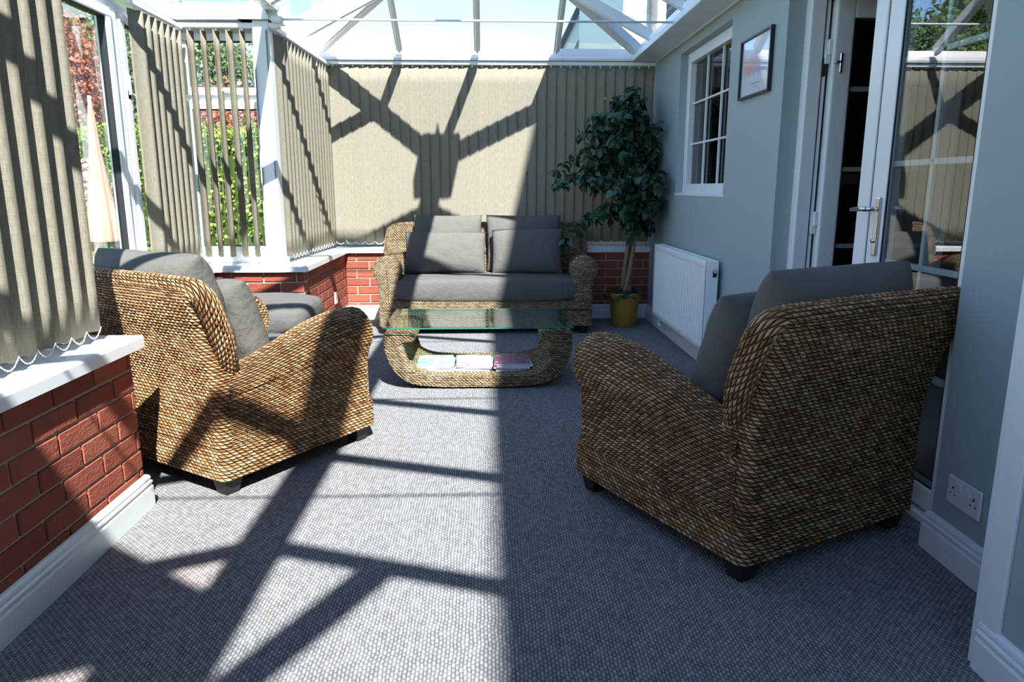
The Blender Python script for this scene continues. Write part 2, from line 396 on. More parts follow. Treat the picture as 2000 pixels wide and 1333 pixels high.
# skirting boards
PROF = [(0, 0), (.020, 0), (.020, .078), (.016, .086), (.016, .090), (.019, .095), (.019, .101), (.013, .106), (.013, .110), (.015, .114), (.013, .122), (.007, .128), (0, .130)]
def skirting(name, label, pts, side=1):
    m = MB()
    for k in range(len(pts) - 1):
        a = Vector((*pts[k], 0)); b = Vector((*pts[k + 1], 0)); d = (b - a).normalized(); n = Vector((-d.y, d.x, 0)) * side
        v = []
        ends = []
        for e, (P, other) in enumerate(((a, k - 1), (b, k + 2))):
            mit = 0
            if 0 <= other < len(pts):
                o2 = Vector((*pts[other], 0)); d2 = (a - o2).normalized() if e == 0 else (o2 - b).normalized()
                cr = (d2.x * d.y - d2.y * d.x) if e == 0 else (d.x * d2.y - d.y * d2.x)
                mit = (1 if cr * side > 0 else -1) * (1 if e == 0 else -1)
            ends.append((P, mit))
        for P, mit in ends:
            for (o, z) in PROF: v.append(P + n * o + d * (o * mit) + Vector((0, 0, z)))
        K = len(PROF); f = [(i, i + 1, K + i + 1, K + i) for i in range(K - 1)] + [tuple(range(K)), tuple(range(2 * K - 1, K - 1, -1))]
        m.add(v, f)
    return tag(m.build(name, M['skirt']), label, kind='structure')
skirting('baseboard_left', 'white moulded skirting under the near brick wall', [(XL + .002, YN), (XL + .002, BY0), (BX + .002, BY0), (BX + .002, BY1), (XL + .002, BY1), (XL + .002, YB), (XR, YB)], -1)
skirting('baseboard_right', 'white moulded skirting right of the glazed door', [(XR, 1.60), (XR, DY0), (XR + .08, DY0)], 1)
skirting('baseboard_right_far', None, [(XR, DY1), (XR, YB)], 1)
skirting('baseboard_right_near', 'white moulded skirting in the right foreground', [(XP, YN), (XP, 1.56)], 1)

# window sills
def sill(name, label, pts, side, depth=.24):
    """front edge runs along pts"""
    m = MB()
    prof = [(0.0, .0), (.0, .036), (.006, .044), (.014, .046)]  # (back from front edge, z)
    for k in range(len(pts) - 1):
        a = Vector((*pts[k], 0)); b = Vector((*pts[k + 1], 0)); d = (b - a).normalized(); n = Vector((-d.y, d.x, 0)) * side
        full = prof + [(depth, .046), (depth, 0)]
        v = []
        for e, (P, other) in enumerate(((a, k - 1), (b, k + 2))):
            mit = 0
            if 0 <= other < len(pts):
                o2 = Vector((*pts[other], 0)); d2 = (a - o2).normalized() if e == 0 else (o2 - b).normalized()
                cr = (d2.x * d.y - d2.y * d.x) if e == 0 else (d.x * d2.y - d.y * d2.x)
                mit = (1 if cr * side > 0 else -1) * (1 if e == 0 else -1)
            for (o, z) in full: v.append(P + n * o + d * (o * mit) + Vector((0, 0, SB + z)))
        K = len(full); f = [(i, (i + 1) % K, K + (i + 1) % K, K + i) for i in range(K)] + [tuple(range(K)), tuple(range(2 * K - 1, K - 1, -1))]
        m.add(v, f)
    return tag(m.build(name, M['sillw']), label, kind='structure')
sill('trim_2', 'white window sill running round the brick walls', [(XL + .03, YN), (XL + .03, BY0 + .05), (BX + .03, BY0 + .05), (BX + .03, BY1 - .03), (XL + .03, BY1 - .03), (XL + .03, YB - .03), (XR, YB - .03)], 1, .30)

# ------------------------------------------------------------------ glazed frames of the conservatory
def frame_unit(n, label, p0, p1, z0, z1, posts, transom=None, skipglass=(), side=1, parts_label=None):
    """pvc frame from p0 to p1 with posts at fractions; fanlights above the transom"""
    w = struct('window_%d' % n, label)
    a = Vector((*p0, 0)); b = Vector((*p1, 0)); d = (b - a); L = d.length; d.normalize(); nn = Vector((-d.y, d.x, 0)) * side
    def put(m, s0, s1, q0, q1, e0, e1, bev=.004, mi=0):
        t = MB().box((s0, e0, q0), (s1, e1, q1), 0, bev)
        m.add([tuple(a + d * v[0] + nn * v[1] + Vector((0, 0, v[2]))) for v in t.v], t.f, mi)
    fr = MB(); put(fr, 0, L, z0, z0 + .07, -.035, .035); put(fr, 0, L, z1 - .06, z1, -.035, .035)
    ps = [0] + list(posts) + [L]
    for i, s in enumerate(ps):
        wd = .035 if 0 < i < len(ps) - 1 else .05
        s0 = max(0, s - wd); s1 = min(L, s + wd); put(fr, s0, s1, z0, z1, -.036, .042)
    fr.build('frame', M['pvc'], w)
    for i in range(len(ps) - 1):
        s0 = ps[i] + .05; s1 = ps[i + 1] - .05
        bands = [(z0 + .07, z1 - .06, False)] if transom is None else [(z0 + .07, transom - .02, False), (transom + .02, z1 - .06, True)]
        if transom is not None:
            t = MB(); put(t, s0, s1, transom - .02, transom + .02, -.03, .03); t.build('transom', M['pvc'], w)
        for (q0, q1, fan) in bands:
            sash = MB(); k = .05
            for (c0, c1, e0, e1) in ((s0, s1, q0, q0 + k), (s0, s1, q1 - k, q1), (s0, s0 + k, q0 + k, q1 - k), (s1 - k, s1, q0 + k, q1 - k)):
                put(sash, c0, c1, e0, e1, -.01, .055, .005)
            for (c0, c1, e0, e1) in ((s0 + k, s1 - k, q0 + k, q0 + k + .005), (s0 + k, s1 - k, q1 - k - .005, q1 - k), (s0 + k, s0 + k + .005, q0 + k, q1 - k), (s1 - k - .005, s1 - k, q0 + k, q1 - k)):
                put(sash, c0, c1, e0, e1, .005, .045, 0, 1)
            so_ = sash.build('sash', [M['pvc'], M['gap']], w)
            g = MB(); put(g, s0 + k, s1 - k, q0 + k, q1 - k, .015, .018, 0); g.build('glass_pane', M['glass'], so_)
            if fan:
                h = MB(); c = (s0 + s1) / 2; put(h, c - .015, c + .015, q0 + .006, q0 + .05, .055, .068, .003); put(h, c - .012, c + .075, q0 + .02, q0 + .036, .068, .082, .003)
                h.build('handle', M['pvc'], so_)
    return w
Z0, Z1 = .651, 2.24
frame_unit(1, 'white framed windows behind the near vertical blind', (-1.50, YN), (-1.50, BY0 - .06), Z0, Z1, [1.3, 2.6, 3.9], 1.80, side=-1)
frame_unit(2, None, (-1.50, BY0), (-2.10, BY0), Z0, Z1, [], side=-1)
frame_unit(3, 'tall white framed window of the bay, clear of the blinds', (-2.10, BY0), (-2.10, 5.20), Z0, Z1 - .05, [1.76], None, side=-1)
_w3 = [o for o in COL.objects if o.name == 'window_3'][0]
MB().box((-2.062, 4.375, 1.665), (-2.045, 4.415, 1.72), 0, .004).box((-2.045, 4.385, 1.69), (-2.03, 4.40, 1.80), 0, .004).build('handle', M['pvc'], _w3)
frame_unit(4, 'white window with a fanlight facing the camera behind open slats', (-2.10, 5.22), (-1.47, 5.22), Z0, Z1, [], 1.765, side=-1)
frame_unit(5, None, (-1.50, 5.24), (-1.50, 6.72), Z0, Z1, [.74], 1.765, side=-1)
frame_unit(6, None, (-1.50, 6.76), (XR + .1, 6.76), Z0, Z1, [1.0, 2.0], 1.765, side=-1)
tag(MB().box((-1.535, 5.085, Z0), (-1.43, 5.25, 2.25), 0, .006).box((-1.53, 6.66, Z0), (-1.42, 6.76, 2.25), 0, .006).box((-1.55, 2.44, Z0), (-1.43, 2.56, 2.25), 0, .006).box((-2.13, 5.15, Z0), (-2.03, 5.25, 2.25), 0, .006).build('trim_3', M['pvc']), 'white corner posts of the conservatory', kind='structure')
# dwarf wall outer skins hold the frames
tag(MB().box((-1.62, YN, 0), (-1.38, BY0 - .12, SB)).box((-2.22, BY0 - .12, 0), (-2.0, 5.34, SB)).box((-2.2, 5.12, 0), (-1.38, 5.34, SB)).box((-1.62, 5.3, 0), (-1.38, 6.9, SB)).box((-1.6, 6.63, 0), (XR + .1, 6.9, SB)).build('wall_outer', M['render']), kind='structure')

# ------------------------------------------------------------------ roof
HUB = Vector((-.08, 5.29, 3.0)); EZ = 2.33; SL = (3.0 - EZ) / (HUB.x + 1.405); XE = 1.26; SRr = (3.0 - EZ) / (XE - HUB.x); YE = 6.485
def zl(x): return 3.0 - SL * (HUB.x - x)
def zr(x): return 3.0 - SRr * (x - HUB.x)
roof = struct('ceiling', 'glazed conservatory roof with white bars')
def rbar(name, p, q, w=.055, h=.075): return MB().bar(p, q, w, h, 0, bev=.008).bar(Vector(p) + Vector((0, 0, -h / 2)), Vector(q) + Vector((0, 0, -h / 2)), w * .45, .018, 0, bev=.004).build(name, M['pvc'], roof)
RY = [5.92, 4.95, 4.15, 3.35, 2.50, 1.52, .645, -.19, -1.2, -2.0]
hipx = lambda y: (YE - y) / (YE - HUB.y)
for y in RY:
    if y > HUB.y:
        k = hipx(y); rbar('rafter', (-1.405, y, EZ), (-1.405 + k * (HUB.x + 1.405), y, EZ + k * .67)); rbar('rafter', (XE, y, EZ), (XE + k * (HUB.x - XE), y, EZ + k * .67))
    else:
        rbar('rafter', (-1.405, y, EZ), (HUB.x, y, 3.0)); rbar('rafter', (XE, y, EZ), (HUB.x, y, 3.0))
rbar('hip', (-1.405, YE, EZ), HUB, .09, .08); rbar('hip', (XE, YE, EZ), HUB, .09, .08)
for x, k in ((-.74, (-.74 + 1.405) / 1.325), (.583, (XE - .583) / 1.34)):
    rbar('rafter', (x, YE, EZ), (x, YE - k * 1.195, EZ + k * .67))
rbar('rafter', (-.087, YE, EZ), HUB)
MB().box((HUB.x - .075, YN, 2.95), (HUB.x + .075, HUB.y, 3.09), 0, .01).build('ridge', M['pvc'], roof)
MB().box((HUB.x - .17, HUB.y - .22, 2.93), (HUB.x + .17, HUB.y + .12, 3.10), 0, .02).build('ridge_boss', M['pvc'], roof)
MB().tube([(HUB.x, HUB.y, 3.1), (HUB.x, HUB.y, 3.16), (HUB.x, HUB.y, 3.32)], [.03, .035, .003], 10).build('finial', M['pvc'], roof)
rbar('shadow_bar', (.288, -.22, zr(.288)), (.04, -.87, zr(.04)), .10, .07)  # unseen diagonal bar, added only to cast its shadow on the floor
def pane(pts):
    m = MB(); m.add(pts, [tuple(range(len(pts)))]); m.build('roof_pane', M['roofglass'], roof)
up = .045
pane([(-1.405, YE, EZ + up), (XE, YE, EZ + up), (HUB.x, HUB.y, 3.0 + up)])
ys = [HUB.y] + [y for y in RY if y < HUB.y] + [YN]
pane([(-1.405, YE, EZ + up), (-1.405, HUB.y, EZ + up), (HUB.x, HUB.y, 3.0 + up)]); pane([(XE, YE, EZ + up), (XE, HUB.y, EZ + up), (HUB.x, HUB.y, 3.0 + up)])
for a, b in zip(ys, ys[1:]):
    if a > -.1: pane([(-1.405, a, EZ + up), (HUB.x, a, 3.0 + up), (HUB.x, b, 3.0 + up), (-1.405, b, EZ + up)])
    pane([(XE, a, EZ + up), (HUB.x, a, 3.0 + up), (HUB.x, b, 3.0 + up), (XE, b, EZ + up)])
# unseen opaque panel, added and notched to shade the near left floor
m = MB(); q = [(-1.405, .82), (-.08, -.57), (-.08, YN), (-.33, YN), (-.33, -.74), (-.68, -.74), (-.68, YN), (-1.405, YN)]; n_ = len(q)
m.add([(x, y, zl(x) + .03) for x, y in q] + [(x, y, zl(x) + .07) for x, y in q], [tuple(range(n_)), tuple(range(2 * n_ - 1, n_ - 1, -1))] + [(i, n_ + i, n_ + (i + 1) % n_, (i + 1) % n_) for i in range(n_)]); m.build('shade_panel', M['pvc'], roof)
# bay roof
pane([(-2.12, BY0 - .1, 2.40), (-1.405, BY0 - .1, EZ + up), (-1.405, 5.25, EZ + up), (-2.12, 5.25, 2.40)])
for y in (3.4, 4.25): rbar('rafter', (-2.1, y, 2.30), (-1.40, y, 2.36))
# eaves beams
def eaves(m, p, q, inn):
    """box beam with a sloping inner face; inn: unit vector into the room"""
    p = Vector(p); q = Vector(q); n = Vector(inn)
    sec = [(.0, 2.243), (.004, 2.262), (-.006, 2.275), (-.028, 2.345), (-.20, 2.345), (-.20, 2.243)]
    v = [(p + n * o).to_tuple()[:2] + (z,) for o, z in sec] + [(q + n * o).to_tuple()[:2] + (z,) for o, z in sec]
    K = len(sec); m.add(v, [(i, (i + 1) % K, K + (i + 1) % K, K + i) for i in range(K)] + [tuple(range(K)), tuple(range(2 * K - 1, K - 1, -1))])
m = MB()
eaves(m, (-1.55, 6.545, 0), (XE + .25, 6.545, 0), (0, -1, 0)); eaves(m, (-1.42, 5.05, 0), (-1.42, 6.7, 0), (1, 0, 0)); eaves(m, (-2.15, 5.07, 0), (-1.36, 5.07, 0), (0, -1, 0))
eaves(m, (-2.03, BY0 - .1, 0), (-2.03, 5.2, 0), (1, 0, 0)); eaves(m, (-1.42, YN, 0), (-1.42, BY0, 0), (1, 0, 0))
m.box((-1.44, BY0, 2.30), (-1.36, 5.1, 2.35))
m.build('eaves_beam', M['pvc'], roof)
# box gutter and boarded soffit along the house
MB().prism([(XE - .03, 2.245), (XE - .03, 2.27), (XE - .005, 2.28), (XE + .03, 2.36), (XE + .19, 2.36), (XE + .19, 2.245)], 1, YN, 6.46).build('box_gutter', M['pvc'], roof)
m = MB(); y = -1.0
m.box((XE - .03, YN, 2.228), (XE + .012, 6.48, 2.25), 0, .004); m.box((XR - .02, YN, 2.222), (XR, 6.48, 2.24), 0, .004)
while y < 6.4: m.box((XE, y, 2.232), (XR, y + .092, 2.2465), 0, .003); y += .1
m.box((XE, YN, 2.246), (XR, 6.5, 2.25))
m.build('soffit', M['pvc'], roof)
for y in (5.07, 3.7, 2.13, .81): 
    t = MB().tube([(-1.36, y, 2.245), (XE - .02, y, 2.245)], .0075, 8).box((-1.40, y - .02, 2.225), (-1.33, y + .02, 2.262), 0, .004); t.build('tie_rod', M['pvc'], roof)

# ------------------------------------------------------------------ vertical blinds
def blind(name, label, p0, p1, ztop, zbot, n, ang, inn, start=None, width=.100, jitter=.0, group='vertical blinds', curve=.006, gaps=None, waves=1):
    """slats hang along p0->p1; ang = slat direction (radians, world)"""
    b = empty(name, (p0[0], p0[1], zbot), label=label, cat='blind', group=None)
    org = Vector((p0[0], p0[1], zbot))
    a = Vector((*p0, 0)) ; c = Vector((*p1, 0)); d = (c - a); L = d.length; d.normalize()
    hr = MB().bar(Vector((p0[0], p0[1], ztop + .028)) - org - d * .04, Vector((p1[0], p1[1], ztop + .028)) - org + d * .04, .045, .032, 0, bev=.004)
    hr.build('headrail', M['pvc'], b)
    tips = []
    for i in range(n):
        s = (i + .5) / n * L if start is None else start + i * .088
        p = a + d * s; an = ang[i] if isinstance(ang, (list, tuple)) else ang
        an += random.uniform(-jitter, jitter)
        e = Vector((math.cos(an), math.sin(an), 0)); nn = Vector((-e.y, e.x, 0))
        K = 7; R_ = 12; top = []
        vs = []; uv = []
        tw = random.uniform(-jitter, jitter) * .6
        for r in range(R_):
            z = zbot + (ztop - zbot) * r / (R_ - 1)
            an2 = an + tw * (1 - r / (R_ - 1)); e2 = Vector((math.cos(an2), math.sin(an2), 0)); n2 = Vector((-e2.y, e2.x, 0))
            row = []
            for k in range(K):
                t = k / (K - 1) * 2 - 1
                q = p + e2 * (t * width / 2) + n2 * (curve * (1 - t * t)) - Vector(org.to_tuple()[:2] + (0,))
                row.append((q.x, q.y, z - zbot)); uv.append((t * width / 2 + i * .37, z))
            vs.append(row)
        o = grid_mesh('slat', np.array(vs), M['blind'], b, uv=uv)
        so_ = o.modifiers.new('thick', 'SOLIDIFY'); so_.thickness = .0009; so_.offset = 0
        tips.append((p + e * (width / 2), p - e * (width / 2)))
        hk = MB().box((p.x - org.x - .006, p.y - org.y - .003, ztop - zbot - .004), (p.x - org.x + .006, p.y - org.y + .003, ztop - zbot + .016)); hk.build('hook', M['chain'], b)
    # bead chains joining the slat bottoms
    for side in (0, 1):
        ch = MB()
        for i in range(n - 1):
            A = tips[i][side]; B = tips[i + 1][side]; pts = []
            for k in range(9):
                t = k / 8; q = A.lerp(B, t); z = .012 - .030 * (4 * t * (1 - t))
                pts.append((q.x - org.x + random.uniform(-.001, .001), q.y - org.y, z))
            ch.tube(pts, .0016, 5)
            for t in range(9): ch.lathe([(.0005, -.003), (.0027, 0), (.0005, .003)], pts[t], 6)
        ch.build('bead_chain', M['chain'], b)
    return b
D2R = math.radians
blind('vertical_blind', 'half open beige blind hanging over the near brick wall at left', (-1.375, .72), (-1.375, 2.51), 2.175, .685, 20, D2R(58), 1, width=.098, jitter=.02)
blind('vertical_blind', 'narrow stacked beige blind right of the clear bay window', (-2.0, 4.42), (-2.0, 5.03), 2.165, .70, 7, D2R(60), 1, width=.10, jitter=.02)
blind('vertical_blind', 'fully open beige slats in front of the hedge view', (-1.99, 5.11), (-1.40, 5.11), 2.185, .70, 7, [D2R(a) for a in (84, 86, 83, 80, 85, 84, 84)], 1, width=.088, jitter=.03, curve=.01)
blind('vertical_blind', 'beige blind on the side wall left of the wicker sofa', (-1.42, 5.15), (-1.375, 6.53), 2.18, .695, 16, D2R(66), 1, width=.10, jitter=.015)
blind('vertical_blind', 'wide closed beige blind behind the wicker sofa', (-1.37, 6.585), (1.445, 6.585), 2.195, .695, 33, D2R(-5), 1, width=.098, jitter=.008, curve=.003)

# ------------------------------------------------------------------ right wall: window, door, radiator etc.
def gframe(m, x0, x1, y0, y1, z0, z1, k, bev=.004):
    m.box((x0, y0, z0), (x1, y1, z0 + k), 0, bev); m.box((x0, y0, z1 - k), (x1, y1, z1), 0, bev)
    m.box((x0, y0, z0 + k), (x1, y0 + k, z1 - k), 0, bev); m.box((x0, y1 - k, z0 + k), (x1, y1, z1 - k), 0, bev)
w = struct('window_7', 'white nine pane window in the blue-grey house wall')
m = MB(); gframe(m, XR + .055, XR + .12, WY0, WY1, WZ0 + .012, WZ1, .075); m.box((XR - .005, WY0 - .01, WZ0), (XR + .12, WY1 + .01, WZ0 + .02), 0, .003); m.build('frame', M['pvc'], w)
gm = MB()
for i in (1, 2):
    y = WY0 + .075 + (WY1 - WY0 - .15) * i / 3; gm.box((XR + .082, y - .007, WZ0 + .08), (XR + .098, y + .007, WZ1 - .07), 0, .002)
    z = WZ0 + .087 + (WZ1 - WZ0 - .16) * i / 3; gm.box((XR + .081, WY0 + .07, z - .007), (XR + .099, WY1 - .07, z + .007), 0, .002)
gm.build('glazing_bar', M['pvc'], w)
MB().box((XR + .101, WY0 + .07, WZ0 + .08), (XR + .104, WY1 - .07, WZ1 - .07)).build('glass_pane', M['winglass'], w)
# curtains glimpsed behind the window, dim room behind the house wall
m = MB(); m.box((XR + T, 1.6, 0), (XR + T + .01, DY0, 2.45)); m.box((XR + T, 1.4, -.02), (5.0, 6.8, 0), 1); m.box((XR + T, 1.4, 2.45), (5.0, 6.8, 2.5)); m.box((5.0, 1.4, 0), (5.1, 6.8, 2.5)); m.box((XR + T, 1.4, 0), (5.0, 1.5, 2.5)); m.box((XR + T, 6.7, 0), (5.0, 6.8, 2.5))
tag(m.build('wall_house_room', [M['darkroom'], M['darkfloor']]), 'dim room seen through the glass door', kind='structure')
# door frame
XD = 1.575
m = MB()
m.box((XD - .035, DY1 - .065, 0), (XD + .035, DY1 + .005, DZ1), 0, .006); m.box((XD - .035, DY0 - .005, 0), (XD + .035, DY0 + .055, DZ1), 0, .006)
m.box((XD - .035, DY0, DZ1 - .06), (XD + .035, DY1, DZ1), 0, .006); m.box((XD - .045, DY0, 0), (XD + .05, DY1, .03), 0, .006)
m.box((XD + .035, DY1 - .06, 0), (XD + .058, DY1 - .02, DZ1), 0, .003)
trim4 = tag(m.build('trim_4', M['pvc']), 'white frame and threshold of the glazed doorway', kind='structure')
t = MB(); t.box((XD + .058, DY1 - .052, .0), (XD + .108, DY1 - .03, DZ1)); t.box((XD + .0345, DY1 - .066, .05), (XD + .037, DY1 - .055, DZ1 - .06))  # first box is a dark strip standing for shade in the jamb opening
tag(t.build('trim_5', M['gap']), 'black seal and dark strip put in for the shade of the open jamb gap', kind='structure')
def leaf(n, label, w_, handle, k=.105):
    """door leaf in its own XZ plane: x along the width, y through the thickness"""
    d = struct('door_%d' % n, label); zt = DZ1 - .075; zb = .045
    m = MB()
    for a, b in (((0, zb), (k, zt)), ((w_ - k, zb), (w_, zt)), ((k, zb), (w_ - k, zb + .085)), ((k, zt - k), (w_ - k, zt))):
        m.box((a[0], -.03, a[1]), (b[0], .03, b[1]), 0, .008)
    m.build('door_frame', M['pvc'], d)
    gk = MB()
    for sy in (-1, 1):
        gk.box((k, sy * .022, zb + .085), (k + .006, sy * .026, zt - k)); gk.box((w_ - k - .006, sy * .022, zb + .085), (w_ - k, sy * .026, zt - k))
        gk.box((k, sy * .022, zb + .085), (w_ - k, sy * .026, zb + .091)); gk.box((k, sy * .022, zt - k - .006), (w_ - k, sy * .026, zt - k))
    gk.build('seal', M['gap'], d)
    gb = MB(); gb.box((w_ / 2 - .010, -.012, zb + .08), (w_ / 2 + .010, .012, zt - k), 0, .002)
    for z in (1.64, 1.262, .885, .505): gb.box((k, -.012, z - .011), (w_ - k, .012, z + .011), 0, .002)
    gb.build('glazing_bar', M['pvc'], d)
    MB().box((k - .005, -.0155, zb + .08), (w_ - k + .005, -.0125, zt - k + .005)).build('glass_pane', M['doorglass'], d)
    if handle:
        hb = MB(); x = handle
        hb.box((x - .015, -.042, .905), (x + .015, -.030, 1.135), 0, .005); hb.tube([(x, -.04, 1.09), (x, -.085, 1.09)], .010, 12)
        hb.tube([(x, -.085, 1.09), (x + .025, -.088, 1.09), (x + .115, -.085, 1.085)], [.011, .010, .008], 10); hb.tube([(x, -.042, .965), (x, -.05, .965)], .009, 12)
        tag(hb.build('handle', M['chrome'], d), 'chrome lever handle')
    return d
# closed leaf: width along +y from DY0+.055 ; local x -> world y, local -y (front) -> world -x
LW = 2.925 - (DY0 + .055)
d1 = leaf(1, 'closed glazed door leaf with a chrome lever handle', LW, LW - .072)
d1.matrix_world = Matrix(((0, 1, 0, XD), (1, 0, 0, DY0 + .055), (0, 0, 1, 0), (0, 0, 0, 1)))
tag(MB().box((XD - .030, 2.938, .045), (XD + .03, 3.035, DZ1 - .075), 0, .010).box((XD - .023, 2.922, .05), (XD + .02, 2.941, DZ1 - .08), 1).build('trim_6', [M['pvc'], M['gap']]), 'white meeting stile beside the closed door leaf', kind='structure')
d2 = leaf(2, 'open glazed door leaf swung into the dim room', .66, None, .088)
d2.matrix_world = Matrix.Translation((XD + .070, DY1 - .075, 0)) @ Matrix.Rotation(math.radians(2), 4, 'Z')
for z in (1.83, 1.02, .3):
    h = MB().box((XD + .050, DY1 - .09, z - .035), (XD + .078, DY1 - .05, z + .035), 0, .003).box((XD + .040, DY1 - .08, z - .075), (XD + .066, DY1 - .055, z - .01), 0, .003)
    h.build('lock_keep', M['pvc'], trim4)
MB().box((XD + .034, DY1 - .072, 1.70), (XD + .050, DY1 - .058, 1.78)).build('lock_slot', M['gap'], trim4)
MB().box((XD + .098, DY1 - .116, 1.71), (XD + .112, DY1 - .100, 1.80), 0, .003).tube([(XD + .105, DY1 - .11, 1.76), (XD + .07, DY1 - .12, 1.755)], .006, 8).build('door_catch', M['chrome'], trim4)
tag(MB().box((3.24, 6.685, 1.21), (3.39, 6.70, 1.30), 0, .004).build('wall_switch', M['switch']), 'double socket on the wall of the dim room seen through the open door leaf', 'socket')
o = MB().box((XD - .0185, 2.245, 1.66), (XD - .0175, 2.315, 1.74)).build('sticky_note', M['note']); tag(o, 'yellow note stuck to the glass of the closed door leaf', 'note')
# double socket on the pier
s = empty('wall_socket', (XR, 2.015, .20), label='white double power socket low on the right pier', cat='socket')
MB().box((-.010, -.0775, 0), (0, .0775, .092), 0, .004).build('face_plate', M['switch'], s)
for y in (-.022, .022): MB().box((-.0135, y - .011, .056), (-.009, y + .011, .08), 0, .002).build('rocker', M['switch'], s)
m = MB()
for yc in (-.048, .048):
    m.box((-.0105, yc - .004, .052), (-.0098, yc + .004, .060)); m.box((-.0105, yc - .015, .034), (-.0098, yc - .007, .038)); m.box((-.0105, yc + .007, .034), (-.0098, yc + .015, .038))
m.build('pin_slot', M['gap'], s)
# blank plate on the far left brick wall
s = empty('wall_plate', (XL + .001, 6.02, .225), label='small white blanking plate on the brick wall left of the sofa', cat='socket')
MB().box((0, -.045, 0), (.012, .045, .10), 0, .004).build('face_plate', M['switch'], s); MB().box((.011, -.006, .045), (.014, .006, .056), 0, .001).build('spur_lead', M['darkplastic'], s)
# picture
px, y0, y1, z0, z1 = XR, 3.845, 4.30, 1.66, 1.98
pic = empty('picture_frame', (px, (y0 + y1) / 2, z0), label='black framed colourful print on the blue-grey wall', cat='picture')
hy = (y1 - y0) / 2; hz = z1 - z0; k = .012; m = MB()
m.box((-.022, -hy, 0), (0, hy, k), 0, .001); m.box((-.022, -hy, hz - k), (0, hy, hz), 0, .001); m.box((-.022, -hy, k), (0, -hy + k, hz - k), 0, .001); m.box((-.022, hy - k, k), (0, hy, hz - k), 0, .001)
m.build('frame', M['frameblk'], pic)
t = NT('print'); oc = objc(t); sp = t.n('ShaderNodeSeparateXYZ'); t.l(oc, sp.inputs[0])
Yn = t.math('DIVIDE', sp.outputs[1], -hy); Zn = t.math('DIVIDE', sp.outputs[2], hz)
rag = noise(t, mapping(t, oc, (1, 60, 6)), 1, 3, .7)
dz = t.math('ABSOLUTE', t.math('SUBTRACT', Zn, .52)); lim = t.math('ADD', .0, t.math('MULTIPLY', rag, .42))
fz = t.math('SUBTRACT', 1.0, t.math('SMOOTHSTEP' if False else 'MINIMUM', t.math('MAXIMUM', t.math('DIVIDE', t.math('SUBTRACT', dz, t.math('MULTIPLY', lim, .6)), .05), 0.0), 1.0))
fy_ = t.math('MINIMUM', t.math('MAXIMUM', t.math('MULTIPLY', t.math('SUBTRACT', .88, t.math('ABSOLUTE', Yn)), 6.0), 0.0), 1.0)
fac = t.math('MULTIPLY', t.math('MULTIPLY', fz, fy_), .75)
cc = t.ramp(t.math('ADD', t.math('MULTIPLY', Yn, .5), .5), [(0, (.75, .45, .22)), (.25, (.72, .28, .26)), (.5, (.60, .25, .42)), (.7, (.25, .35, .62)), (1, (.15, .55, .60))])
txt = t.math('MULTIPLY', t.math('LESS_THAN', t.math('ABSOLUTE', t.math('SUBTRACT', Zn, .215)), .010), t.math('LESS_THAN', t.math('ABSOLUTE', Yn), .26))
txt2 = t.math('MULTIPLY', t.math('LESS_THAN', t.math('ABSOLUTE', t.math('SUBTRACT', Zn, .165)), .005), t.math('LESS_THAN', t.math('ABSOLUTE', Yn), .12))
dash = t.math('GREATER_THAN', noise(t, mapping(t, oc, (1, 160, 1)), 1, 1), .42)
ink = t.math('MULTIPLY', t.math('MULTIPLY', t.math('MAXIMUM', txt, txt2), dash), .7)
col = t.mix(ink, t.mix(fac, (.70, .72, .78), cc), (.08, .08, .10)); t.bsdf(col, .35, .5)
MB().box((-.008, -hy + k, k), (-.003, hy - k, hz - k)).build('print', t.m, pic)
MB().box((-.0125, -hy + k, k), (-.0115, hy - k, hz - k)).build('glass', M['picglass'], pic)
# radiator
RX, RY0, RY1, RZ0, RZ1 = 1.352, 4.445, 5.86, .150, .728
rad = empty('radiator', (XR, (RY0 + RY1) / 2, 0), label='white ribbed radiator under the nine pane window', cat='radiator')
ox, oy = XR, (RY0 + RY1) / 2
m = MB(); m.box((RX - ox + .004, RY0 - oy, RZ0 + .012), (-.028, RY1 - oy, RZ1 - .012), 0, .006); m.build('body', M['radiator'], rad)
# pressed front panel with vertical grooves
us = np.linspace(0, RY1 - RY0, 600); prof = []
for u in us:
    q = (u - .03) / ((RY1 - RY0 - .06) / 33); inside = .03 < u < RY1 - RY0 - .03; fq = q - math.floor(q)
    prof.append(.0075 - .016 * (0 if fq > .5 else math.sin(PI * fq / .5)) if inside else .0075)
prof = np.array(prof); rows = []
for z, k_ in ((RZ0, 0), (RZ0 + .006, 1), (RZ0 + .035, 1), (RZ0 + .045, 2), (RZ1 - .055, 2), (RZ1 - .045, 1), (RZ1 - .006, 1), (RZ1, 0)):
    off = prof if k_ == 2 else np.full_like(prof, .0075 if k_ == 1 else .002)
    rows.append(np.stack([RX - ox - off + .0075 - .004, RY0 - oy + us, np.full_like(us, z)], -1))
grid_mesh('ribbed_panel', np.array(rows), M['radiator'], rad)
m = MB(); 
for i in range(46):
    y = RY0 - oy + .02 + i * (RY1 - RY0 - .04) / 46; m.box((RX - ox + .02, y, RZ1 - .013), (-.035, y + .02, RZ1 - .006))
m.box((RX - ox + .003, RY0 - oy, RZ1 - .012), (RX - ox + .015, RY1 - oy, RZ1), 0, .002).box((-.034, RY0 - oy, RZ1 - .012), (-.028, RY1 - oy, RZ1), 0, .002); m.build('top_grille', M['radiator'], rad)
m = MB(); m.box((RX - ox - .001, RY0 - oy - .005, RZ0), (-.026, RY0 - oy, RZ1), 0, .002); m.build('side_panel', M['radiator'], rad)
m = MB(); m.box((RX - ox - .001, RY1 - oy, RZ0), (-.026, RY1 - oy + .005, RZ1), 0, .002); m.build('side_panel', M['radiator'], rad)
v = MB(); zc = .655; xc = -.048
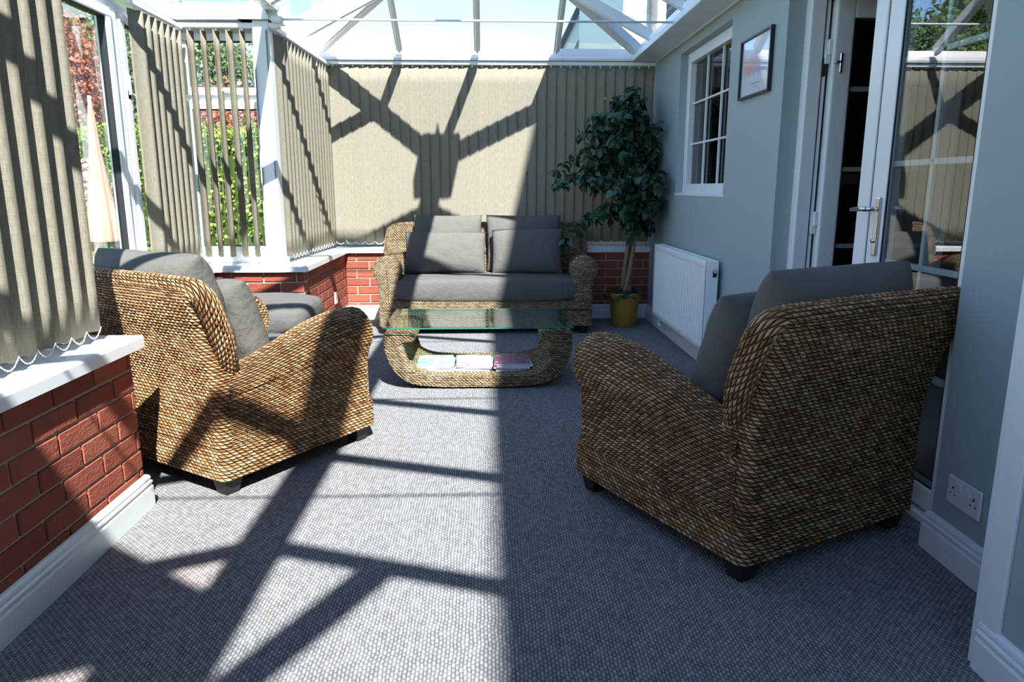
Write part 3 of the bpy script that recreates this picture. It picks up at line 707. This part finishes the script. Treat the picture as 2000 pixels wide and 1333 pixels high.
v.prism([(xc - .013, zc - .028), (xc + .013, zc - .028)] + [(xc + .013 * math.cos(a), zc + .006 + .013 * math.sin(a)) for a in np.linspace(0, PI, 9)], 1, RY0 - oy - .008, RY0 - oy - .0045)
v.build('valve_plate', M['darkplastic'], rad); 
MB().tube([(xc, RY0 - oy - .007, zc + .006), (xc, RY0 - oy - .020, zc + .006)], .009, 14).build('valve_knob', M['switch'], rad)
MB().tube([(-.06, RY1 - oy - .06, RZ0 + .02), (-.06, RY1 - oy - .06, .10), (-.065, RY1 - oy - .08, .085), (-.07, RY1 - oy - .16, .082)], .009, 8).box((-.05, RY0 - oy + .1, RZ0 + .1), (0, RY0 - oy + .16, RZ1 - .1)).box((-.05, RY1 - oy - .16, RZ0 + .1), (0, RY1 - oy - .1, RZ1 - .1)).build('pipe', M['radiator'], rad)

# ------------------------------------------------------------------ wicker furniture
def rrect(hx, y0, y1, r, n):
    """rounded rectangle loop resampled to n points"""
    pts = []
    for cx, cy, a0 in ((hx - r, y0 + r, -PI / 2), (hx - r, y1 - r, 0), (-hx + r, y1 - r, PI / 2), (-hx + r, y0 + r, PI)):
        for k in range(8): a = a0 + PI / 2 * k / 7; pts.append((cx + r * math.cos(a), cy + r * math.sin(a)))
    return resample(np.array(pts), n, True)
def resample(P, n, closed=False):
    P = np.asarray(P, float)
    if closed: P = np.vstack([P, P[:1]])
    d = np.linalg.norm(np.diff(P, axis=0), axis=1); s = np.concatenate([[0], np.cumsum(d)])
    t = np.linspace(0, s[-1], n + 1)[:-1] if closed else np.linspace(0, s[-1], n)
    return np.stack([np.interp(t, s, P[:, k]) for k in range(P.shape[1])], -1)
def smooth_path(P, n, closed=False, it=2):
    P = np.asarray(P, float)
    for _ in range(it):
        if closed: Q = np.vstack([P, P[:1]])
        else: Q = P
        a = Q[:-1] * .75 + Q[1:] * .25; b = Q[:-1] * .25 + Q[1:] * .75
        N = np.empty((2 * len(a), P.shape[1])); N[0::2] = a; N[1::2] = b
        P = N if closed else np.vstack([P[:1], N, P[-1:]])
    return resample(P, n, closed)

def ss(t): t = min(max(t, 0), 1); return t * t * (3 - 2 * t)

def wicker_seat(name, label, cat, loc, rz, hw, depth=.87, backh=.845, step=.006, flare=.05, lean=.12, mat='wicker', group=None, rim=.040):
    root = empty(name, loc, rz, label=label, cat=cat, group=group)
    mw = M[mat]
    nU = int(2 * (2 * hw + depth) / step / 1.5)
    # base: closed loops
    L = []
    for z in np.arange(.068, .262, step):
        q = .024 * ss((z - .196) / .012); L.append(np.column_stack([rrect(hw - q, q, depth, .035, nU), np.full(nU, z)]))
    for k in np.linspace(0, 1, 7)[1:]:
        L.append(np.column_stack([rrect(hw - .024 - .03 * k, .024 + .03 * k, depth - .03 * k, .03, nU), np.full(nU, .262 + .012 * math.sin(k * PI / 2))]))
    c = L[-1].mean(0)
    for k in (.66, .33, .02): L.append(c + (L[-1 if k == .66 else -1] - c) * (k if k == .66 else .5 if k == .33 else .05))
    grid_mesh('base', np.array(L), mw, root, wrap_u=True)
    # backrest: loops of a leaning slab, rounded at the top
    L = []; zs = list(np.arange(.200, backh - .045, step)); n2 = int(2 * (2 * hw) / step / 1.4)
    def back_y(z):
        t = max(0, min(1, (z - .42) / (backh - .42))); q = ss(t * .5 + .0) * 2 if t < 1 else 1
        y0 = -lean * (t ** 1.25); y1 = .165 - (.165 + lean - .085) * t; return t, y0, max(y1, y0 + .075)
    for z in zs + [backh - .045 + .045 * math.sin(a) for a in np.linspace(.15, PI / 2, 8)]:
        t, y0, y1 = back_y(z); fl_ = max(0, (z - .56) / (backh - .56))
        hx = hw + flare * ss(fl_) - .004
        e = 0 if z <= zs[-1] else .040 * (1 - math.sqrt(max(0, 1 - ((z - backh + .045) / .045) ** 2)))
        lp = rrect(hx - e, y0 + e, y1 - e + .001, min(.036, (y1 - y0 - 2 * e) * .49), n2)
        L.append(np.column_stack([lp, np.full(n2, z)]))
    L.append(L[-1].copy()); L[-1][:, 1] = (L[-1][:, 1].mean()); 
    grid_mesh('backrest', np.array(L), mw, root, wrap_u=True)
    # rolled rim round the top of the back
    rr = rim; half_ = []
    for z in (.40, .47, .55, .63, .71, .78):
        t, y0, y1 = back_y(z); fl_ = ss(max(0, (z - .56) / (backh - .56)))
        half_.append((hw + .008 + flare * fl_ + .012 * math.sin(PI * min(1, t)) - .125 * max(0, (.62 - z) / .22) ** 1.4, y1 - .042, z))
    t, y0, y1 = back_y(backh - .03)
    half_ += [(hw + flare - .25 * rr, (y0 + y1) / 2, backh - .7 * rr), (hw + flare - 1.7 * rr, (y0 + y1) / 2, backh - .55 * rr)]
    path = half_ + [(0, (y0 + y1) / 2, backh - .5 * rr)] + [(-x, y, z) for x, y, z in reversed(half_)]
    path = smooth_path(path, int(2.6 * hw * 2 / step / 1.2), False, 3)
    K = max(24, int(2 * PI * rr / step)); rows = []
    up_ = np.array([0, 1, 0.])
    for i, p in enumerate(path):
        d = path[min(i + 1, len(path) - 1)] - path[max(i - 1, 0)]; d /= np.linalg.norm(d); sd_ = np.cross(d, up_); sd_ /= np.linalg.norm(sd_); u2 = np.cross(sd_, d)
        rk = rr
        rows.append([p + (sd_ * math.cos(2 * PI * k / K) + u2 * math.sin(2 * PI * k / K)) * rk for k in range(K)])
    P = np.transpose(np.array(rows), (1, 0, 2)); P = np.concatenate([P, P[:1]], 0)
    grid_mesh('rim', P, mw, root)
    # arms: side skirt rising into a scroll
    for sx in (-1, 1):
        ys = list(np.arange(.05, depth - .055, step)); nP = 110; rows = []
        y_end = ys[-1]
        ext = [(y_end + .04 * math.sin(a), math.cos(a)) for a in np.concatenate([np.linspace(.15, 1.0, 8), np.linspace(1.08, PI / 2 - .02, 16)])]
        def section(y, k=1.0):
            t = ss((y - .02) / (depth - .15)); r = .062 + .050 * t; zc = .430 + .094 * t; out = .006 + .040 * t
            cx = -hw - out + r
            P = [(-hw, .198), (-hw, .27), (-hw, zc - r * 1.55), (-hw - out * .06, zc - r * 1.15)]
            for a in np.linspace(math.radians(218), math.radians(-20), 18): P.append((cx + r * math.cos(a), zc + r * math.sin(a)))
            xi = cx + r * .80
            P += [(xi, zc - r * .9), (xi, .22)]
            S = smooth_path(P, nP, False, 2)
            if k < 1:
                c0 = np.array([cx, zc]); top = S[:, 1] > zc - r
                cen = np.where(top[:, None], c0, np.column_stack([np.full(nP, (-hw + xi) / 2), S[:, 1]]))
                S = cen + (S - cen) * max(k, .02)
            return S
        for y in ys: S = section(y); rows.append(np.column_stack([S[:, 0] * -sx, np.full(nP, y), S[:, 1]]))
        cap_ = [rows[-1]]
        for y, k in ext: S = section(min(y, depth - .03), k); cap_.append(np.column_stack([S[:, 0] * -sx, np.full(nP, y), S[:, 1]]))
        cap_ = np.array(cap_); grid_mesh('arm_front', cap_, mw, root, uv=np.stack([cap_[..., 0] * 1.0, cap_[..., 2]], -1))
        P = np.transpose(np.array(rows), (1, 0, 2))   # weave rows run front to back on the arm
        grid_mesh('armrest', P, mw, root)
    # legs
    for sx in (-1, 1):
        for y in (.06, depth - .07):
            x = sx * (hw - .062); m = MB()
            a = [(x + i * .028, y + j * .028, 0) for i, j in ((-1, -1), (1, -1), (1, 1), (-1, 1))]; b = [(x + i * .044, y + j * .044, .080) for i, j in ((-1, -1), (1, -1), (1, 1), (-1, 1))]
            m.add(a + b, [(3, 2, 1, 0), (4, 5, 6, 7), (0, 1, 5, 4), (1, 2, 6, 5), (2, 3, 7, 6), (3, 0, 4, 7)]); m.build('leg', M['black'], root)
    return root

def pillow(name, w, h, t, mat, parent=None, corner=.0, puff=2.4, box=0.0, seed=0, n=44, wrinkle=1.0):
    """soft cushion: w along X, h along Z, thickness along Y; box>0 gives straight gusset sides"""
    rs = np.random.default_rng(seed); ph = rs.uniform(0, 6.28, 12); fr = rs.uniform(3, 9, 12)
    u = np.linspace(-1, 1, n); U, V = np.meshgrid(u, u)
    # pull the outline in slightly between the corners
    X = U * w / 2 * (1 - corner * (1 - V ** 2) ** 1.0 * np.abs(U) ** 3); Z = V * h / 2 * (1 - corner * (1 - U ** 2) * np.abs(V) ** 3)
    if box > 0:   # rounded corners for boxed cushions
        rr = .30; q = np.maximum(np.abs(U), np.abs(V)); l = np.maximum((np.abs(U) ** 6 + np.abs(V) ** 6) ** (1 / 6), 1e-6)
        s = np.where(q > 0, q / l, 1); X = X * s; Z = Z * s
    f = np.clip((1 - np.abs(U) ** puff) * (1 - np.abs(V) ** puff), 0, 1) ** .5
    T = t / 2 * (box + (1 - box) * f)
    edge = np.exp(-((1 - np.abs(U)) / .22)) + np.exp(-((1 - np.abs(V)) / .22))
    wr = np.zeros_like(U)
    for k in range(6): wr += np.sin(fr[k] * (U * math.cos(ph[k]) + V * math.sin(ph[k])) * 1.7 + ph[k + 6])
    for k in range(5):   # creases radiating from corners
        cx, cy = (-1, 1)[k % 2], (-1, 1)[(k // 2) % 2]; ang = np.arctan2(V - cy, U - cx); d = np.hypot(U - cx, V - cy)
        wr += 1.5 * np.sin(ang * (11 + k)) * np.exp(-d / .5)
    wr *= .0022 * wrinkle * f
    sag = 1 + .06 * -V
    F = np.stack([X, -T * sag - wr, Z], -1); B = np.stack([X, T * sag + wr * .7, Z], -1)
    P = [F]; me = bpy.data.meshes.new(name); N = n * n
    verts = np.concatenate([F.reshape(-1, 3), B.reshape(-1, 3)]); faces = []
    for i in range(n - 1):
        for j in range(n - 1):
            a = i * n + j; faces.append((a, a + 1, a + n + 1, a + n)); faces.append((N + a, N + a + n, N + a + n + 1, N + a + 1))
    ring = [(0, j) for j in range(n)] + [(i, n - 1) for i in range(1, n)] + [(n - 1, j) for j in range(n - 2, -1, -1)] + [(i, 0) for i in range(n - 2, 0, -1)]
    ids = [i * n + j for i, j in ring]
    if box > 0:
        K = 5; prev = ids
        for k in range(1, K + 1):
            tt = k / K
            if k < K:
                cur = []
                bul = 1 + .035 * math.sin(PI * tt)
                base = len(verts); new = []
                for q in ids:
                    p = verts[q] * (1 - tt) + verts[q + N] * tt; new.append((p[0] + np.sign(p[0]) * .010 * math.sin(PI * tt), p[1], p[2] + np.sign(p[2]) * .010 * math.sin(PI * tt)))
                verts = np.vstack([verts, new]); cur = list(range(base, base + len(ids)))
            else: cur = [q + N for q in ids]
            for a in range(len(ids)): b = (a + 1) % len(ids); faces.append((prev[b], prev[a], cur[a], cur[b]))
            prev = cur
    else:
        for a in range(len(ids)): b = (a + 1) % len(ids); faces.append((ids[b], ids[a], ids[a] + N, ids[b] + N))
    me.from_pydata([tuple(v) for v in verts], [], faces)
    bm = bmesh.new(); bm.from_mesh(me); bmesh.ops.remove_doubles(bm, verts=bm.verts, dist=.0004); bmesh.ops.recalc_face_normals(bm, faces=bm.faces); bm.to_mesh(me); bm.free()
    o = link(name, me, mat, parent, True)
    sb = o.modifiers.new('soft', 'SUBSURF'); sb.levels = 1; sb.render_levels = 1
    return o

def place(o, base, loc, rz_local, tilt, roll=0):
    """stand a cushion inside a seat frame: loc and turn are in the seat's own axes"""
    o.matrix_world = Matrix.Translation(base.location) @ Matrix.Rotation(base.rotation_euler.z, 4, 'Z') @ Matrix.Translation(loc) @ Matrix.Rotation(rz_local, 4, 'Z') @ Matrix.Rotation(tilt, 4, 'X') @ Matrix.Rotation(roll, 4, 'Y')

def seat_cushion(root, hw, depth, name='seat_cushion', z=.262, th=.20, seed=1):
    w = hw * 2 - .17; d = depth - .10
    o = pillow(name, w, d, th, M['cushion2'], root, 0, 3.2, .72, seed, 40, .5)
    o.location = (0, .095 + d / 2, z + th / 2 + .003); o.rotation_euler = (PI / 2, 0, 0); return o

# armchairs: origin = middle of the rear base edge on the floor, +Y forward
def head(f): return math.atan2(-f[0], f[1])
fR = (-.461, .887); rR = (.887, .461); fL = (.553, .833); rL = (.833, -.553)
HW = .418
B1R = (.741, 1.92); B1L = (-1.012, 2.609)
cR = (B1R[0] + rR[0] * HW, B1R[1] + rR[1] * HW, 0); cL = (B1L[0] - rL[0] * HW, B1L[1] - rL[1] * HW, 0)
chR = wicker_seat('wicker_armchair', 'shaded woven armchair in the right foreground, seen from behind', 'armchair', cR, head(fR), HW, .89, flare=.03, lean=.105)
seat_cushion(chR, HW, .89)
chL = wicker_seat('wicker_armchair', 'sunlit woven armchair at left beside the near brick wall', 'armchair', cL, head(fL), HW, .85)
seat_cushion(chL, HW, .85, seed=2)
c = pillow('back_cushion', .66, .50, .26, M['cushion'], None, .03, 3.4, .0, 11); place(c, chR, (.03, .13, .695), 0, .20); tag(c, 'large grey cushion against the back of the right armchair', 'cushion')
c = pillow('throw_cushion', .58, .45, .22, M['cushion'], None, .03, 3.4, .0, 12); place(c, chR, (-.01, .325, .625), 0, .27); tag(c, 'smaller grey cushion in front on the right armchair', 'cushion')
c = pillow('back_cushion', .68, .52, .28, M['cushion'], None, .03, 3.4, .0, 13, wrinkle=2.2); place(c, chL, (-.055, .125, .675), 0, .22); tag(c, 'large grey cushion against the back of the left armchair', 'cushion')
c = pillow('throw_cushion', .64, .46, .22, M['cushion'], None, .03, 3.4, .0, 14, wrinkle=2.6); place(c, chL, (-.045, .315, .590), .05, .30); tag(c, 'smaller crumpled grey cushion in front on the left armchair', 'cushion')
# sofa at the back, facing the camera
SW = .875
sofa = wicker_seat('wicker_sofa', 'woven two seat sofa in front of the back blind', 'sofa', (-.025, 6.50, 0), PI, SW - .01, .72, .865, .008, -.02, .08, 'wicker_pale', rim=.024)
seat_cushion(sofa, SW - .01, .72, seed=3, z=.250, th=.21)
for nm, x, y, z, w_, h_, tl, lab, sd_ in (('back_cushion', .33, .14, .70, .60, .50, .16, 'grey cushion at the back of the sofa, left half', 21), ('back_cushion', -.33, .14, .70, .66, .50, .16, 'grey cushion at the back of the sofa, right half', 22),
                                  ('throw_cushion', .345, .29, .630, .70, .37, .26, 'wide grey cushion in front on the left half of the sofa', 23), ('throw_cushion', -.355, .29, .640, .62, .40, .24, 'grey cushion in front on the shaded right half of the sofa', 24)):
    c = pillow(nm, w_, h_, .19, M['cushion'], None, .03, 2.8, .0, sd_, wrinkle=.5); place(c, sofa, (x, y, z), 0, tl); tag(c, lab, 'cushion')
# footstool in the bay behind the left armchair
fs = empty('footstool', (-1.48, 4.50, 0), math.radians(0), label='grey cushioned stool in the bay behind the left armchair', cat='stool')
L = []; 
for z in np.arange(.05, .30, .01): L.append(np.column_stack([rrect(.33, -.27, .27, .03, 240), np.full(240, z)]))
L.append(np.column_stack([rrect(.02, -.02, .02, .01, 240), np.full(240, .30)]))
grid_mesh('base', np.array(L), M['wicker'], fs, wrap_u=True)
o = pillow('seat_cushion', .78, .62, .22, M['cushion2'], fs, 0, 3.0, .55, 31, 40, .4); o.location = (0, 0, .40); o.rotation_euler = (PI / 2, 0, 0)
for sx in (-1, 1):
    for sy in (-1, 1): MB().box((sx * .26 - .03, sy * .21 - .03, 0), (sx * .26 + .03, sy * .21 + .03, .06), 0, .004).build('leg', M['black'], fs)

# ------------------------------------------------------------------ coffee table
TX, TY0, TY1, TG = -.065, 4.16, 4.78, .368
tb = empty('coffee_table', (TX, (TY0 + TY1) / 2, 0), label='low woven table with a glass top and curled ends', cat='table')
dy = (TY1 - TY0) / 2
out = [(-.375, .285), (-.355, .362), (-.52, .364), (-.555, .345), (-.557, .24), (-.53, .15), (-.47, .065), (-.38, .018), (-.2, .006), (0, .006)]
inn = [(0, .082), (-.25, .084), (-.345, .098), (-.42, .145), (-.465, .22), (-.465, .272), (-.42, .282)]
half = out + inn
full = out + [(-x, z) for x, z in reversed(out[:-1])] + [(-x, z) for x, z in reversed(inn)][:-1] + inn
full = np.array(full); pr = smooth_path(full, 620, True, 3)
rows = []
bev = .02
cen = pr.mean(0)
nrm = np.roll(pr, -1, 0) - np.roll(pr, 1, 0); nrm = np.stack([nrm[:, 1], -nrm[:, 0]], -1); nrm /= np.linalg.norm(nrm, axis=1)[:, None]
area = np.sum(pr[:, 0] * np.roll(pr[:, 1], -1) - np.roll(pr[:, 0], -1) * pr[:, 1])
if area < 0: nrm = -nrm
yy = []
for a in np.linspace(0, PI / 2, 7): yy.append((-dy + bev * (1 - math.sin(a)), bev * (1 - math.cos(a))))
prof_y = [(-dy + bev * (1 - math.cos(a)), -bev * (1 - math.sin(a))) for a in np.linspace(0, PI / 2, 7)]
mids = [(y, 0) for y in np.linspace(-dy + bev, dy - bev, 90)][1:-1]
allp = prof_y + mids + [(-y, e) for y, e in reversed(prof_y)]
for y, e in allp:
    q = pr + nrm * e
    rows.append(np.stack([q[:, 0], np.full(len(q), y), q[:, 1]], -1))
P = np.array(rows); body = grid_mesh('body', P, M['wicker_pale'], tb, wrap_u=True)
def end_face(y):
    bm = bmesh.new(); q = pr - nrm * bev * .999
    vs = [bm.verts.new((p[0], y, p[1])) for p in q]; f = bm.faces.new(vs); uv = bm.loops.layers.uv.new('UVMap')
    bmesh.ops.triangulate(bm, faces=[f])
    for fc in bm.faces:
        for l in fc.loops: l[uv].uv = (l.vert.co.x, l.vert.co.z)
    me = bpy.data.meshes.new('end_face'); bm.to_mesh(me); bm.free(); return me
mep = M['wicker_pale']
for y in (-dy, dy):
    # braided rope rows following the frame profile, as real ropes on the end faces
    link('end_weave', end_face(y), mep, tb)
    rp = MB()
    for off in (.012, .026, .040, .054):
        q = (pr - nrm * off)[::3]
        if off > .03: q = np.array([p for p in q])
        rp.tube([(p[0] , y + (-.001 if y < 0 else .001), p[1]) for p in q], .0062, 6, cap=False)
    o = rp.build('edge_braid', M['wicker_pale'], tb)
    me = o.data; l = me.uv_layers.new(name='UVMap'); 
    co = np.empty(len(me.vertices) * 3); me.vertices.foreach_get('co', co); co = co.reshape(-1, 3); li = np.empty(len(me.loops), dtype=np.int32); me.loops.foreach_get('vertex_index', li)
    l.data.foreach_set('uv', (co[li][:, [0, 2]]).reshape(-1))
m = MB().box((-.555, -dy - .045, TG + .002), (.555, dy + .015, TG + .012), 0, .0015); g = m.build('glass_top', [M['tableglass'], M['glassedge']], tb)
for p in g.data.polygons:
    if abs(p.normal.z) < .5: p.material_index = 1
# magazines
def mat_cover(name, cols, sc):
    t = NT(name); oc = objc(t); v = t.n('ShaderNodeTexVoronoi'); v.inputs['Scale'].default_value = sc; t.l(mapping(t, oc, (1, 2.2, 1)), v.inputs['Vector'])
    n_ = noise(t, oc, sc * 1.3, 3); c = t.ramp(t.math('ADD', t.math('MULTIPLY', v.outputs['Distance'], .5), t.math('MULTIPLY', n_, .5)), [(.25 + .5 * i / (len(cols) - 1), c_) for i, c_ in enumerate(cols)]); t.bsdf(c, .3, .5); return t.m
cov = [mat_cover('cover_teal', [(.06, .14, .22), (.30, .55, .55), (.62, .72, .70), (.30, .50, .45)], 9), mat_cover('cover_pink', [(.55, .03, .20), (.70, .45, .58), (.70, .74, .78), (.20, .45, .52)], 8), mat_cover('cover_red', [(.42, .02, .05), (.50, .10, .22), (.06, .05, .12), (.60, .50, .56)], 22), mat_cover('cover_blue', [(.16, .18, .45), (.62, .66, .75), (.7, .7, .7)], 9)]
MX = [(-.335, .0, (0, 3, 0, 3), ('teal and white magazine on top of the left stack', 'magazines under the top one of the left stack')),
      (-.095, .0, (1, 0, 3, 1), ('pink and white magazine on top of the middle stack', 'magazines under the top one of the middle stack')),
      (.142, .02, (2, 3, 1, 0, 3), ('red patterned magazine on top of the right stack', 'magazines under the top one of the right stack'))]
for x, rz, ids, (lab, grp) in MX:
    z = .0865; n_ = len(ids)
    for k in range(n_):
        th = .0085; top = k == n_ - 1
        mg = empty('magazine', (x + random.uniform(-.006, .006), 4.385 + random.uniform(-.01, .01), z), rz + random.uniform(-.05, .05), label=lab if top else grp.replace('magazines', 'magazine'), cat='magazine', group=None if top else grp)
        MB().box((-.108, -.142, .0006), (.108, .142, th - .0006)).build('pages', M['white'], mg)
        MB().box((-.110, -.145, th - .0006), (.110, .145, th)).box((-.110, -.145, 0), (.110, .145, .0006)).box((-.1106, -.145, 0), (-.109, .145, th)).build('cover', cov[ids[::-1][k]], mg)
        z += th + .0002

# ------------------------------------------------------------------ potted fig tree
PX, PY = 1.165, 6.13
pt = empty('potted_fig_tree', (PX, PY, 0), label='tall leafy fig tree in a mustard pot in the back right corner', cat='plant')
MB().lathe([(.092, 0), (.100, .01), (.128, .21), (.131, .215), (.131, .222), (.134, .226), (.139, .290), (.137, .297), (.128, .297), (.124, .28), (.118, .255), (.001, .25)], n=40).build('pot', M['pot'], pt)
MB().lathe([(.001, .262), (.118, .258), (.118, .250)], n=24).build('soil', M['potdark'], pt)
trunks = MB(); tips = []
for k in range(3):
    pts = []; a0 = k * 2.1
    for i in range(26):
        t = i / 25; z = .25 + 1.50 * t; a = a0 + t * 5.5; rr = .030 * (1 - .2 * t) + (0.05 * max(0, t - .75) * 4 * (k - .6) if k else 0)
        pts.append((math.cos(a) * rr - .02 * t + .055 * math.sin(t * 3), math.sin(a) * rr, z))
    trunks.tube(pts, [.021 - .011 * i / 25 for i in range(26)], 9); tips.append(pts)
branches = []
for i in range(66):
    t = .40 + .60 * (i / 65); s = tips[i % 3][int(t * 25)]
    a = random.uniform(0, 2 * PI); ln = random.uniform(.22, .40) * (1.12 - .75 * abs(t - .62))
    if i % 13 == 5: a = PI + random.uniform(-.2, .2); ln *= 1.35
    d = Vector((math.cos(a), math.sin(a) * .8, random.uniform(.1, .9) + (1.2 if t > .93 else 0))); d.normalize(); p = Vector(s); pts = [p.copy()]
    for j in range(6):
        d = (d + Vector((0, 0, -.20 * (j / 3)))).normalized(); p = p + d * ln / 5; pts.append(p.copy())
    # keep clear of the walls
    pts = [Vector((min(q.x, XR - PX - .09), min(q.y, 6.50 - PY), q.z)) for q in pts]
    branches.append(pts); trunks.tube(pts, [.006 - .0008 * j for j in range(7)], 5)
trunks.build('trunk', M['bark'], pt)
def leaf_mesh(name, items, mat, parent, L=.075, Wd=.032, fold=.25):
    """items: (position, direction, normal, scale)"""
    v = []; f = []
    prof = [(0, 0), (.18, .62), (.42, 1.0), (.68, .78), (.88, .32), (1.0, 0)]
    for (p, d, nrm_, s) in items:
        d = d.normalized(); sd_ = d.cross(nrm_).normalized(); nn = sd_.cross(d); o = len(v)
        for (t, w_) in prof:
            c = p + d * (t * L * s) - nn * (t * t * L * s * .28)
            v.append(tuple(c)); v.append(tuple(c + sd_ * (w_ * Wd * s) + nn * (w_ * Wd * s * fold))); v.append(tuple(c - sd_ * (w_ * Wd * s) + nn * (w_ * Wd * s * fold)))
        for k in range(5):
            a = o + 3 * k; f.append((a, a + 3, a + 4, a + 1)); f.append((a, a + 2, a + 5, a + 3))
    me = bpy.data.meshes.new(name); me.from_pydata(v, [], f)
    return link(name, me, mat, parent, True)
items = []
for pts in branches:
    for j in range(1, 7):
        for k in range(9):
            p = pts[j] + Vector([random.gauss(0, .018) for _ in range(3)])
            d = Vector((random.gauss(0, .8), random.gauss(0, .8), random.uniform(-1.3, .15)))
            items.append((p, d, Vector((random.gauss(0, .5), random.gauss(0, .5) - .3, 1)), random.uniform(.75, 1.25)))
items = [q for q in items if q[0].x < XR - PX - .075 and q[0].y < .38]
leaf_mesh('foliage', items, M['fig'], pt, .072, .023)
items = []
for k in range(110):
    a = random.uniform(0, 2 * PI); r = random.uniform(.02, .15); items.append((Vector((math.cos(a) * r, math.sin(a) * r - .01, .29 + random.uniform(-.01, .05) - max(0, r - .11) * 1.2)), Vector((math.cos(a), math.sin(a), random.uniform(-.5, .4))), Vector((0, 0, 1)), random.uniform(.6, 1.1)))
leaf_mesh('ground_ivy', items, M['fig'], pt, .06, .022)

# ------------------------------------------------------------------ garden
def leafy(name, label, cat, loc, size, n, mat, L=.09, Wd=.045, shape='box', core=None, group=None):
    r = empty(name, loc, label=label, cat=cat, group=group); items = []
    sx, sy, sz = size
    while len(items) < n:
        p = Vector((random.uniform(-1, 1), random.uniform(-1, 1), random.uniform(-1, 1)))
        if shape == 'ball':
            if p.length > 1 or p.length < .60: continue
            q = Vector((p.x * sx, p.y * sy, sz + p.z * sz)); q += Vector([random.gauss(0, .10 * min(sx, sz)) for _ in range(3)])
            nn = p.normalized()
        else:
            k = random.choice((0, 0, 1, 1, 2)); p[k] = 1 if random.random() < .5 else -1
            if k == 2: p[2] = 1
            nn = Vector((0, 0, 0)); nn[k] = p[k]; q = Vector((p.x * sx, p.y * sy, sz + p.z * sz)) + Vector([random.gauss(0, .05) for _ in range(3)])
        d = (nn * .5 + Vector([random.gauss(0, .7) for _ in range(3)])); items.append((q, d, nn + Vector([random.gauss(0, .5) for _ in range(3)]) + Vector((0, 0, .5)), random.uniform(.6, 1.4)))
    leaf_mesh('foliage', items, mat, r, L, Wd)
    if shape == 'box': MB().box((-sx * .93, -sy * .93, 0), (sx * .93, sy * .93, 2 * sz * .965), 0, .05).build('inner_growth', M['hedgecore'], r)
    else: MB().tube([(0, 0, -loc[2] - .12), (0, 0, sz * .6), (sx * .1, 0, sz * 1.1)], [.12, .09, .04], 8).build('trunk', M['bark'], r)
    return r
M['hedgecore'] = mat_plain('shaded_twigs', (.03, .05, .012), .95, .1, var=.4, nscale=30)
leafy('garden_hedge', 'bright clipped green hedge behind the open slats', 'hedge', (-3.5, 9.9, -.12), (4.4, .6, .99), 40000, M['hedge'], .042, .020)
leafy('garden_hedge', 'clipped hedge seen through the tall bay window', 'hedge', (-8.8, 11.6, -.12), (.7, 3.4, 1.25), 26000, M['hedge'], .055, .027)
leafy('copper_tree', 'red leaved tree above the hedge outside the bay window', 'tree', (-9.6, 15.5, 1.4), (1.9, 1.9, 1.75), 26000, M['copper'], .070, .034, 'ball')
leafy('copper_tree', 'red leaved bush peeping over the hedge behind the slats', 'tree', (-4.4, 12.6, .9), (1.2, .9, .95), 6500, M['copper'], .065, .032, 'ball')
leafy('garden_tree', 'green tree behind the hedge, seen in the fanlight', 'tree', (-7.7, 19, 1.5), (2.0, 1.8, 1.9), 22000, M['tree'], .095, .045, 'ball')
leafy('garden_tree', 'tall green tree beyond the red leaved tree', 'tree', (-15.5, 26, 2.0), (3.6, 3.2, 3.4), 7000, M['tree'], .28, .14, 'ball')
ps = empty('garden_parasol', (-4.22, 8.15, -.12), label='closed faded pink parasol outside the tall bay window', cat='parasol')
m = MB(); n_ = 24; v = []; f = []
for i, (r, z) in enumerate([(.02, 2.15), (.035, 2.0), (.05, 1.7), (.09, 1.35), (.125, 1.0), (.15, .75), (.14, .72)]):
    for k in range(n_): a = 2 * PI * k / n_; rr = r * (1 + .22 * (1 if k % 3 == 0 else -.3)); v.append((rr * math.cos(a), rr * math.sin(a), z))
for i in range(6):
    for k in range(n_): a = i * n_ + k; b = i * n_ + (k + 1) % n_; f.append((a, b, b + n_, a + n_))
m.add(v, f, 0, True); m.build('canopy', M['parasol'], ps); MB().tube([(0, 0, 0), (0, 0, 2.25)], .018, 10).build('pole', M['pvc'], ps)
leafy('blossom_shrub', 'pale pink blossoming shrub beside the parasol', 'shrub', (-4.70, 8.75, .5), (.24, .24, .50), 700, M['blossom'], .06, .035, 'ball')
# neighbouring houses seen through the roof at right
nb = empty('neighbour_house', (2.6, 10.5, -.12), label='white rendered house beyond the roof glazing at right', cat='building')
MB().box((-.75, 0, 0), (5, 5, 7.5)).build('wall', M['render'], nb); MB().box((-.9, -.12, 7.2), (5, 5.2, 7.7), 0, .02).build('roof', M['slate'], nb)
MB().tube([(-.35, -.08, 0), (-.35, -.08, 7.3)], .055, 10).build('drainpipe', M['housegrey'], nb)
nh = empty('gabled_house', (2.35, 16.5, -.12), label='grey gabled house further off behind the white one', cat='building')
m = MB(); m.prism([(-.75, 0), (5.0, 0), (5.0, 3.6), (2.1, 9.6), (-.75, 3.8)], 1, 0, 5); m.build('wall', M['radiator'], nh)
MB().bar((-.95, -.2, 3.55), (2.15, -.2, 9.9), .25, .22).build('bargeboard', M['pvc'], nh); MB().bar((-1.1, 2.2, 3.6), (2.05, 2.2, 10.1), 5.2, .10).build('roof', M['slate'], nh)
for x, z in ((-.12, 4.45), (.1, 6.0)):
    MB().box((x, -.10, z), (x + .50, .02, z + .8), 0, .01).build('window', M['pvc'], nh); MB().box((x + .06, -.11, z + .06), (x + .44, -.098, z + .74)).build('pane', M['gap'], nh)
